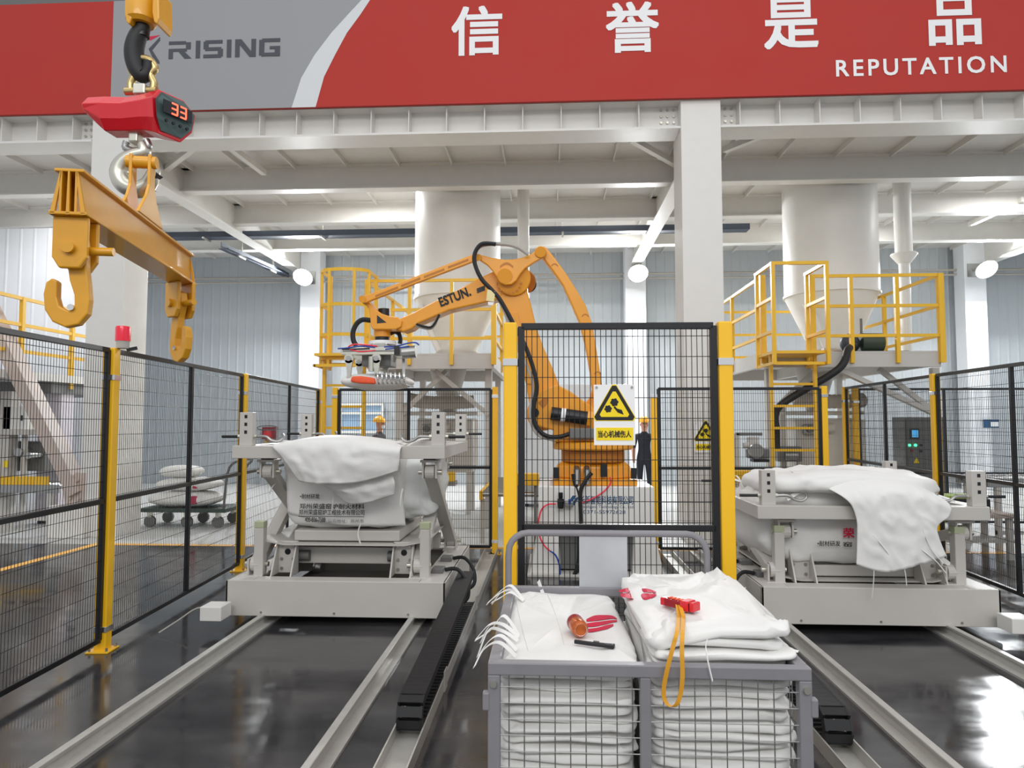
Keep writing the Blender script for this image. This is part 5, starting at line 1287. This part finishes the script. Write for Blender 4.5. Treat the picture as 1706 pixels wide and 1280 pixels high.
# blower and hose on the right platform
bx_ = P(1438, 585, Y=11.0); bw = thing('blower', 'dark green blower standing on the right platform edge', 'blower', (bx_.x, 11.0, ZD))
MB().cyl((bx_.x-.05, 11.0, ZD+.17), (bx_.x+.28, 11.0, ZD+.17), .15, 22).build('drum', 'green_dark', bw, smooth=True)
MB().ell((bx_.x-.2, 11.0, ZD+.16), (.15, .12, .16)).build('fan_case', 'navy_tray', bw, smooth=True)
MB().bx(bx_.x-.5, bx_.x+.62, 10.85, 11.15, ZD, ZD+.03).build('skid', 'black', bw)
MB().bar((bx_.x-.62, 11, ZD+.05), (bx_.x-.36, 11, ZD+.02), .12, .08).build('foot', 'brace', bw)
MB().cyl((bx_.x-.02, 11.0, ZD+.3), (bx_.x-.02, 11.0, ZD+.55), .02, 8).build('rod', 'machine_dark', bw)
MB().tube([P(a, b, Y=c) for a, b, c in ((1425, 575, 10.9), (1413, 582, 10.5), (1408, 600, 10.35), (1398, 614, 10.3), (1375, 630, 10.3), (1345, 647, 10.3), (1312, 667, 10.35), (1296, 680, 10.35), (1291, 695, 10.35), (1293, 720, 10.35), (1293, 750, 10.35))], .055, 12, 5).build('suction_hose', 'rubber', bw, smooth=True)
# ---- bagging machines below the silos
def bagger(cx, y, mir, label):
    t = thing('bagging_machine', label, 'machine', (cx, y, 0)); G = 'machine_grey'
    MB().bx(cx-.05, cx+.95, y, y+.7, .75, 1.72).build('cabinet', G, t, bevel=.01)
    MB().bx(cx-.03, cx+.93, y-.015, y, .8, 1.68).build('door', G, t, bevel=.008)
    for x in (cx-.02, cx+.84):
        for yy in (y+.02, y+.6): MB().bx(x, x+.08, yy, yy+.08, 0, .75).build('leg', G, t)
    MB().bx(cx-.3, cx+1.05, y-.1, y+.8, 1.78, 1.84).build('roof_beam', G, t, bevel=.005)
    MB().lathe((cx+.45, y+.4, 0), [(.16, 1.84), (.2, 2.1), (.34, 2.6), (.34, 2.75)], 24).build('hopper', G, t, smooth=True)
    MB().bx(cx+.05, cx+.32, y-.14, y-.02, 1.45, 1.62).build('gearbox', 'steel', t, bevel=.02)
    MB().cyl((cx+.30, y-.08, 1.56), (cx+.55, y-.08, 1.56), .085, 18).build('motor', G, t, smooth=True)
    MB().cyl((cx+.14, y-.15, 1.54), (cx+.14, y-.19, 1.54), .06, 18).build('pulley', 'machine_dark', t, smooth=True)
    pts = [V(cx-.15, y-.25, 2.06), V(cx+.05, y-.28, 2.02), V(cx+.3, y-.28, 2.0), V(cx+.7, y-.25, 2.0), V(cx+1.0, y-.2, 2.02)]
    du = smooth_path(pts, 10); MB().tube(du, [.11+.012*(k % 2) for k in range(len(du))], 14).build('flexible_duct', 'hose', t, smooth=False)
    MB().bx(cx+1.0, cx+1.06, y-.1, y-.04, .9, 1.7).build('guide_post', 'white', t)
    MB().bx(cx-.32, cx-.22, y-.05, y+.05, 0, 2.0).build('support_post', G, t, bevel=.006)
    MB().bx(cx-.45, cx-.05, y-.3, y-.05, 1.0, 1.25).build('clamp_unit', 'machine_dark', t, bevel=.02)
    MB().cyl((cx-.35, y-.33, 1.1), (cx-.15, y-.33, 1.1), .07, 14).build('clamp_roller', 'steel', t, smooth=True)
    MB().bx(cx-.2, cx+.7, y-.45, y-.1, .55, .62).build('shelf', 'steel', t)
    MB().bx(cx+.1, cx+.35, y-.4, y-.2, .62, .8).build('scale_unit', 'green_dark', t, bevel=.02)
    MB().bx(cx+.45, cx+.68, y-.42, y-.2, .62, .78).build('scale_unit', 'rail_yellow', t, bevel=.01)
    return t
bagger(P(700, 700, Y=12.4).x, 12.4, 1, 'grey bagging machine with flexible duct behind the left back fence')
bagger(P(1330, 700, Y=12.0).x, 12.0, -1, 'grey bagging machine below the right platform behind the ladder')
# ================================================================== workers
def worker(name, loc, rz, top_mat, label, arms='down', lean=0.):
    H = {}
    def J(k, x, y, z, r): H[k] = (V(x, y, z), r)
    # local: facing -Y
    J('pelvis', 0, 0, .93, (.135, .10)); J('waist', 0, 0, 1.08, (.125, .095)); J('chest', 0, .0, 1.28, (.15, .105)); J('neck0', 0, .0, 1.42, (.075, .07)); J('neck1', 0, -.005, 1.48, (.055, .055))
    J('head0', 0, -.02, 1.55, (.072, .085)); J('head1', 0, -.015, 1.64, (.078, .095)); J('head2', 0, .0, 1.70, (.06, .075))
    for s, n in ((-1, 'l'), (1, 'r')):
        J('sh'+n, s*.17, 0, 1.38, (.065, .065)); J('el'+n, s*.225, .02, 1.11, (.047, .047)); J('wr'+n, s*.23, -.05, .88, (.032, .032)); J('ha'+n, s*.225, -.07, .80, (.036, .02))
        J('hip'+n, s*.09, 0, .86, (.095, .095)); J('kn'+n, s*.1, -.01, .48, (.06, .06)); J('an'+n, s*.1, .02, .09, (.042, .042)); J('to'+n, s*.11, -.14, .045, (.045, .035))
    E_ = [('pelvis', 'waist'), ('waist', 'chest'), ('chest', 'neck0'), ('neck0', 'neck1'), ('neck1', 'head0'), ('head0', 'head1'), ('head1', 'head2')]
    for n in 'lr': E_ += [('chest', 'sh'+n), ('sh'+n, 'el'+n), ('el'+n, 'wr'+n), ('wr'+n, 'ha'+n), ('pelvis', 'hip'+n), ('hip'+n, 'kn'+n), ('kn'+n, 'an'+n), ('an'+n, 'to'+n)]
    keys = list(H); me = bpy.data.meshes.new('body'); me.from_pydata([tuple(H[k][0]) for k in keys], [(keys.index(a), keys.index(b)) for a, b in E_], [])
    o = bpy.data.objects.new('body', me); COL.objects.link(o)
    o.modifiers.new('skin', 'SKIN'); 
    sv = me.skin_vertices[0].data
    for i, k in enumerate(keys): sv[i].radius = H[k][1]; sv[i].use_root = (k == 'pelvis')
    sb = o.modifiers.new('sub', 'SUBSURF'); sb.levels = 2; sb.render_levels = 2
    dg = bpy.context.evaluated_depsgraph_get(); m2 = bpy.data.meshes.new_from_object(o.evaluated_get(dg))
    COL.objects.unlink(o); bpy.data.objects.remove(o)
    m2.materials.clear()
    for k in ('skin', top_mat, 'cloth_navy', 'rubber'): m2.materials.append(M[k])
    for p in m2.polygons:
        c = p.center; mi = 1
        if c.z > 1.455: mi = 0
        elif abs(c.x) > .17 and c.z < (1.12 if arms == 'short' else .90) and c.z > .7: mi = 0
        elif c.z < .12: mi = 3
        elif c.z < .97 and abs(c.x) < .19: mi = 2
        p.material_index = mi; p.use_smooth = True
    t = thing('person', label, 'person', loc); t.rotation_euler = (0, 0, rz)
    OFF[t] = V(0, 0, 0)
    b = bpy.data.objects.new('body', m2); link(b, t); OFF[b] = V(0, 0, 0)
    f = MB().ell((0, -.105, 1.60), (.014, .018, .02), 8, 6)
    f.build('nose', 'skin', t, smooth=True)
    for s in (-1, 1): MB().ell((s*.076, .0, 1.60), (.012, .02, .03), 8, 6).build('ear', 'skin', t, smooth=True); MB().ell((s*.03, -.098, 1.625), (.012, .006, .008), 8, 6).build('eye', 'hair', t, smooth=True)
    if top_mat == 'cloth_grey': MB().ell((0, -.088, 1.565), (.055, .035, .045), 12, 8).build('face_mask', 'mask', t, smooth=True)
    else: MB().ell((0, -.099, 1.555), (.025, .006, .007), 8, 6).build('mouth', 'red_dark', t, smooth=True)
    h = MB(); vs = []; fs = []; n = 24; mm = 8
    for i in range(mm+1):
        ph = math.pi/2*i/mm
        for j in range(n):
            th = 2*math.pi*j/n; r = math.cos(ph); vs.append((.118*r*math.cos(th), .138*r*math.sin(th)+.005, 1.655+.125*math.sin(ph)))
    for i in range(mm):
        for j in range(n): fs.append((i*n+j, i*n+(j+1) % n, (i+1)*n+(j+1) % n, (i+1)*n+j))
    h.add(vs, fs+[tuple(range(n))[::-1]]); hm = h.build('hard_hat', 'helmet', t, smooth=True)
    MB().prism([(.12*math.cos(a), -.02+.2*math.sin(a), 1.652) for a in (math.pi+math.pi*k/10 for k in range(11))], (0, 0, .008)).build('brim', 'helmet', hm)
    MB().tube([(0, .12*math.cos(a)+.005, 1.655+.13*math.sin(a)) for a in (math.pi*k/12 for k in range(1, 12))], .012, 6).build('ridge', 'helmet', hm, smooth=True)
    return t
w1 = P(632, 704, Y=14.0); worker('person', (w1.x, 14.0, 0), math.radians(75), 'cloth_grey', 'worker in grey overalls, mask and yellow hard hat turned right behind the left bag')
w2 = P(1073, 704, Y=14.6); worker('person', (w2.x, 14.6, 0), math.radians(0), 'cloth_navy', 'worker in dark clothes and yellow hard hat standing right of the robot', arms='short')
# ================================================================== left background
lp_ = thing('mezzanine', 'grey mezzanine with yellow railing behind the left column', 'platform', (-9.2, 12, 0))
MB().bx(-10.6, -7.9, 10.6, 12.7, 2.30, 2.42).build('deck', 'white', lp_); MB().bx(-10.6, -7.95, 10.62, 12.7, 2.12, 2.30).build('joist', 'machine_dark', lp_)
for z in (3.52, 3.12, 2.72): MB().bar((-7.95, 8.6, z), (-7.95, 12.6, z), .05, .05).build('guard_rail', 'rail_yellow', lp_)
MB().bx(-10.6, -7.9, 8.5, 10.6, 2.30, 2.42).build('deck', 'white', lp_)
for y in (8.75, 9.95, 11.05, 12.3): MB().bx(-7.98, -7.92, y-.03, y+.03, 2.2, 3.54).build('rail_post', 'rail_yellow', lp_)
for y in (10.0, 12.4): MB().bx(-8.3, -8.12, y, y+.18, 0, 2.12).build('leg', 'machine_grey', lp_)
def cabinet(name, x0, x1, y0, y1, z0, z1, m, label, cat, feet=True):
    t = thing(name, label, cat, ((x0+x1)/2, (y0+y1)/2, z0))
    MB().bx(x0, x1, y0, y1, z0+(.06 if feet else 0), z1).build('body', m, t, bevel=.008)
    MB().bx(x0+.02, x1-.02, y0-.012, y0, z0+.1, z1-.03).build('door', m, t, bevel=.006)
    MB().bx(x1-.07, x1-.05, y0-.03, y0-.012, (z0+z1)/2-.06, (z0+z1)/2+.06).build('handle', 'black', t)
    if feet:
        for x in (x0+.03, x1-.09): MB().bx(x, x+.06, y0+.03, y1-.03, z0, z0+.06).build('foot', 'black', t)
    return t
a = P(62, 735, Y=10.9); b = P(103, 650, Y=10.9); cabinet('electrical_cabinet', a.x, b.x, 10.9, 11.2, 0, b.z, 'lilac', 'pale lilac electrical cabinet left of the left column', 'cabinet')
# packing machine at far left
pm_ = thing('packing_machine', 'grey packing machine with white control box at the far left edge', 'machine', (-8.8, 10.2, 0))
a = P(4, 716, Y=10.0); b = P(43, 677, Y=10.0)
MB().bx(a.x, b.x, 10.0, 10.3, a.z, b.z).build('control_box', 'white', pm_, bevel=.01)
MB().bx(b.x-.06, b.x-.04, 9.985, 10.0, (a.z+b.z)/2-.04, (a.z+b.z)/2+.04).build('switch', 'black', pm_)
for px, y in ((8, 10.1), (40, 10.1), (-30, 10.1)): x = P(px, 704, Y=y).x; MB().bx(x-.03, x+.03, y, y+.06, 0, a.z).build('post', 'machine_grey', pm_)
MB().bx(a.x-.6, b.x+.2, 9.95, 10.5, a.z-.08, a.z).build('beam', 'machine_grey', pm_, bevel=.006)
MB().bx(a.x-.5, b.x+.1, 10.3, 10.8, .9, 1.35).build('housing', 'machine_dark', pm_, bevel=.01)
for k in range(5): MB().cyl((a.x-.3+k*.17, 10.05, 1.2-.05*(k % 3)), (a.x-.3+k*.17, 10.32, 1.2-.05*(k % 3)), .05+.015*(k % 2), 12).build('roller', 'steel', pm_, smooth=True)
MB().bx(P(10, 704, Y=9.95).x, P(16, 704, Y=9.95).x, 9.93, 9.95, .98, 1.08).build('label_plate', 'sign_yellow', pm_)
def conveyor(x0, x1, y0, y1, z, label, side='steel', yellow=False):
    t = thing('roller_conveyor', label, 'conveyor', ((x0+x1)/2, (y0+y1)/2, 0)); alongx = (x1-x0) > (y1-y0)
    if alongx:
        for y in (y0, y1-.04): MB().bx(x0, x1, y, y+.04, z-.1, z+.02).build('side_rail', side, t, bevel=.004)
        n = int((x1-x0)/.14)
        for k in range(n): x = x0+.07+k*.14; MB().cyl((x, y0+.04, z-.03), (x, y1-.04, z-.03), .035, 10).build('roller', 'steel', t, smooth=True)
        for x in (x0+.1, (x0+x1)/2, x1-.16):
            for y in (y0+.0, y1-.06): MB().bx(x, x+.06, y, y+.06, 0, z-.1).build('leg', 'machine_grey', t)
        MB().bx(x0+.1, x1-.1, y0+.01, y0+.05, .22, .27).build('stretcher', 'machine_grey', t)
        if yellow: MB().bx(x0+(x1-x0)*.6, x0+(x1-x0)*.95, y0-.01, y0+.03, z+.02, z+.14).build('chain_guard', 'rail_yellow', t)
    else:
        for x in (x0, x1-.04): MB().bx(x, x+.04, y0, y1, z-.1, z+.02).build('side_rail', side, t, bevel=.004)
        n = int((y1-y0)/.14)
        for k in range(n): y = y0+.07+k*.14; MB().cyl((x0+.04, y, z-.03), (x1-.04, y, z-.03), .035, 10).build('roller', 'steel', t, smooth=True)
        for y in (y0+.1, y1-.16):
            for x in (x0, x1-.06): MB().bx(x, x+.06, y, y+.06, 0, z-.1).build('leg', 'machine_grey', t)
    return t
conveyor(-10.2, -7.15, 9.75, 10.45, .72, 'steel roller conveyor low in front of the far left machine', yellow=True)
conveyor(-.95, .2, 9.4, 12.2, .70, 'roller conveyor running up to the left of the robot pedestal', side='rail_yellow')
conveyor(2.6, 3.9, 9.5, 12.0, .70, 'roller conveyor right of the centre column behind the mesh', side='rail_yellow')
conveyor(5.6, 9.6, 9.2, 9.9, .92, 'roller conveyor with yellow guard at the right edge', yellow=True)
# trolley with filled sacks by the left column
ft = thing('flatbed_trolley', 'low flatbed trolley with tubular handle right of the left column', 'trolley', (-5.75, 10.9, 0))
MB().bx(-6.45, -5.05, 10.6, 11.3, .24, .30).build('bed', 'green_dark', ft, bevel=.006)
for x in (-6.3, -5.7, -5.2):
    for y in (10.68, 11.2):
        w_ = MB().cyl((x, y-.025, .09), (x, y+.025, .09), .09, 18).build('wheel', 'machine_dark', ft, smooth=True); MB().bx(x-.03, x+.03, y-.04, y+.04, .16, .24).build('fork', 'zinc', w_)
MB().tube([(-5.1, 10.65, .28), (-5.05, 10.65, .85), (-4.92, 10.65, 1.03), (-4.92, 11.25, 1.03), (-5.05, 11.25, .85), (-5.1, 11.25, .28)], .02, 10, 3).build('handle', 'machine_dark', ft, smooth=True)
def sack(c, d, seed, label, stripe=False):
    t = thing('filled_sack', label, 'sack', (c[0], c[1], c[2]-d[2]/2), 'sacks on the flatbed trolley')
    cush(c[0], c[1], c[2], d[0], d[1], d[2], 'sack', 'bag', t, seed=seed)
    if stripe:
        MB().bx(c[0]+d[0]*.18, c[0]+d[0]*.27, c[1]-d[1]/2-.004, c[1]-d[1]/2+.06, c[2]-d[2]*.25, c[2]+d[2]*.25).build('stripe', 'magenta', t, bevel=.02)
sack((-5.82, 10.92, .43), (1.1, .6, .26), 3., 'white sack with magenta stripe lying on the trolley bed', True); sack((-5.8, 10.94, .66), (.95, .55, .22), 5., 'white sack in the middle layer on the flatbed trolley', True); sack((-5.95, 10.95, .86), (.6, .45, .2), 7., 'small crumpled white sack on top of the trolley load')
MB().bx(-6.12, -5.92, 12.4, 12.6, 0, 1.15).build('bollard', 'rail_yellow', bevel=.02, label='short yellow bollard behind the flatbed trolley', cat='bollard') if False else None
# wall fittings
hy_ = P(446, 722, Y=18.0); fx_ = thing('hose_cabinet', 'small red fire hose box with valve wheel on the back wall', 'hose box', (hy_.x, 18.1, hy_.z-.2))
MB().bx(hy_.x-.16, hy_.x+.16, 18.0, 18.18, hy_.z-.16, hy_.z+.16).build('box', 'red_dark', fx_, bevel=.01); MB().bx(hy_.x-.10, hy_.x+.10, 17.985, 18.0, hy_.z-.10, hy_.z+.10).build('door', 'red_plastic', fx_, bevel=.01)
MB().tube([V(hy_.x+.28*math.cos(a), 17.98, hy_.z+.14+.06*math.sin(a)) for a in (2*math.pi*k/16 for k in range(16))], .015, 6, closed=True).build('valve_wheel', 'machine_dark', fx_, smooth=True)
MB().cyl((hy_.x, 18.0, hy_.z-.2), (hy_.x, 17.9, hy_.z-.25), .06, 12).build('hose_outlet', 'brass', fx_, smooth=True)
a = P(566, 722, Y=18.1); b = P(640, 672, Y=18.1)
wd_ = structure(MB().bx(a.x, b.x, 18.08, 18.14, a.z, b.z), 'window_1', 'glass_blue')
for x in (a.x, (a.x+b.x)/2-.03, b.x-.06): MB().bx(x, x+.06, 18.03, 18.1, a.z-.01, b.z+.01).build('frame_bar', 'white', wd_)
for z in (a.z, a.z+.5, b.z-.06): MB().bx(a.x, b.x, 18.04, 18.1, z, z+.06).build('frame_bar', 'white', wd_)
p_ = P(1652, 706, Y=17.45); nb = thing('notice_board', 'small blue and white notice on the rear column at right', 'notice', (p_.x, 17.45, p_.z-.1))
MB().bx(p_.x-.18, p_.x+.18, 17.46, 17.48, p_.z-.1, p_.z+.1).build('board', 'print_blue', nb); MB().bx(p_.x-.02, p_.x+.16, 17.45, 17.46, p_.z-.07, p_.z+.04).build('paper', 'print_white', nb)
# control cabinet
a = P(1507, 700, Y=12.3); b = P(1572, 700, Y=12.3); zt2 = P(1530, 695, Y=12.3).z
cc = thing('control_cabinet', 'dark grey control cabinet with touch screen and green lamps behind right fence', 'cabinet', ((a.x+b.x)/2, 12.5, 0))
MB().bx(a.x, b.x, 12.3, 12.75, .08, zt2).build('body', 'machine_dark', cc, bevel=.008); MB().bx(a.x+.02, b.x-.02, 12.285, 12.3, .12, zt2-.03).build('door', 'machine_dark', cc, bevel=.006); MB().bx(a.x, b.x, 12.33, 12.72, 0, .08).build('plinth', 'black', cc)
def cpl(px, py): return P(px, py, Y=12.28)
q = cpl(1524, 723); MB().bx(q.x-.08, q.x+.08, 12.27, 12.285, q.z-.09, q.z+.09).build('touch_screen', 'screen_dark', cc, bevel=.005); MB().bx(q.x-.055, q.x+.055, 12.266, 12.27, q.z-.06, q.z+.065).build('display', 'screen_blue', cc)
for px in (1515, 1525): q = cpl(px, 742); MB().cyl((q.x, 12.285, q.z), (q.x, 12.265, q.z), .022, 12).build('indicator_lamp', 'led_green', cc, smooth=True)
for px, py, m in ((1534, 742, 'black'), (1519, 751, 'red_dark'), (1534, 752, 'black')): q = cpl(px, py); MB().cyl((q.x, 12.285, q.z), (q.x, 12.26, q.z), .022, 12).build('button', m, cc, smooth=True)
q = cpl(1527, 767); MB().prism([V(q.x-.05, 12.283, q.z-.05), V(q.x+.05, 12.283, q.z-.05), V(q.x, 12.283, q.z+.05)], (0, -.003, 0)).build('hazard_mark', 'sign_yellow', cc)
# white equipment cabinet behind the robot, white door panel on the wall
a = P(872, 700, Y=13.6); b = P(1048, 640, Y=13.6); cabinet('equipment_cabinet', a.x, b.x, 13.6, 14.2, 0, b.z, 'wall_bright', 'wide white equipment cabinet standing behind the robot shoulder', 'cabinet')
# right edge machines outside the fence
oc = cabinet('switch_cabinet', 5.1, 5.75, 7.2, 7.7, 0, 1.12, 'olive', 'olive grey low cabinet at the right edge beyond the fence', 'cabinet')
lb_ = thing('parts_crate', 'black crate with lime green contents beyond the right fence', 'crate', (4.95, 8.9, .55))
MB().bx(4.75, 5.35, 8.75, 9.15, .55, .72).build('crate_body', 'black', lb_, bevel=.01); MB().bx(4.77, 5.33, 8.77, 9.13, .70, .75).build('contents', 'lime' if 'lime' in M else mat('lime', (150, 180, 50), .6, var=.15, scale=30).name, lb_, bevel=.01)
bn_ = thing('work_bench', 'low grey bench carrying the black crate beyond the right fence', 'bench', (5.0, 8.95, 0))
MB().bx(4.62, 5.6, 8.65, 9.25, .5, .55).build('bench_top', 'brace', bn_, bevel=.005)
for x in (4.66, 5.5):
    for y in (8.68, 9.16): MB().bx(x, x+.06, y, y+.06, 0, .5).build('leg', 'machine_grey', bn_)
MB().bx(4.64, 5.58, 8.7, 9.2, .2, .24).build('shelf', 'machine_grey', bn_)

# bag closing machine seen through the mesh right of the front panel
y_ = 10.0; q0 = P(1255, 745, Y=y_); sm = thing('bag_sewing_machine', 'dark bag sewing head on a bracket arm right of the centre column', 'machine', (q0.x, y_, 0))
MB().bx(P(1228, 704, Y=y_).x-.03, P(1228, 704, Y=y_).x+.03, y_, y_+.06, 0, P(1228, 722, Y=y_).z).build('post', 'machine_grey', sm, bevel=.004)
MB().bx(P(1226, 704, Y=y_).x, P(1270, 704, Y=y_).x, y_, y_+.05, P(1240, 726, Y=y_).z, P(1240, 721, Y=y_).z).build('arm', 'machine_dark', sm, bevel=.004)
MB().bx(q0.x-.06, q0.x+.06, y_-.06, y_+.12, q0.z-.02, P(1255, 728, Y=y_).z).build('hanger', 'machine_grey', sm, bevel=.006)
MB().bx(q0.x-.08, q0.x+.20, y_-.1, y_+.12, q0.z-.16, q0.z-.02).build('head', 'machine_dark', sm, bevel=.02)
MB().cyl((q0.x+.0, y_-.16, q0.z-.05), (q0.x, y_-.1, q0.z-.05), .10, 22).build('hand_wheel', 'steel', sm, smooth=True)
MB().bx(q0.x-.02, q0.x+.2, y_-.08, y_+.1, q0.z-.21, q0.z-.17).build('needle_plate', 'black', sm, bevel=.004)
MB().cyl((q0.x-.14, y_, q0.z+.02), (q0.x-.04, y_, q0.z+.02), .04, 12).build('motor', 'machine_grey', sm, smooth=True)
# low yellow guard boxes on the lines
for px, py, yy, lab in ((1236, 792, 9.35, 'small yellow guard box low beside the sewing machine'), (878, 797, 9.35, 'small yellow guard box left of the robot pedestal')):
    q = P(px, py, Y=yy); t = thing('guard_box', lab, 'guard', (q.x, yy, 0))
    MB().bx(q.x-.16, q.x+.16, yy, yy+.2, q.z-.1, q.z+.06).build('cover', 'rail_yellow', t, bevel=.01)
    for x in (q.x-.13, q.x+.09): MB().bx(x, x+.04, yy+.05, yy+.1, 0, q.z-.1).build('leg', 'machine_dark', t)
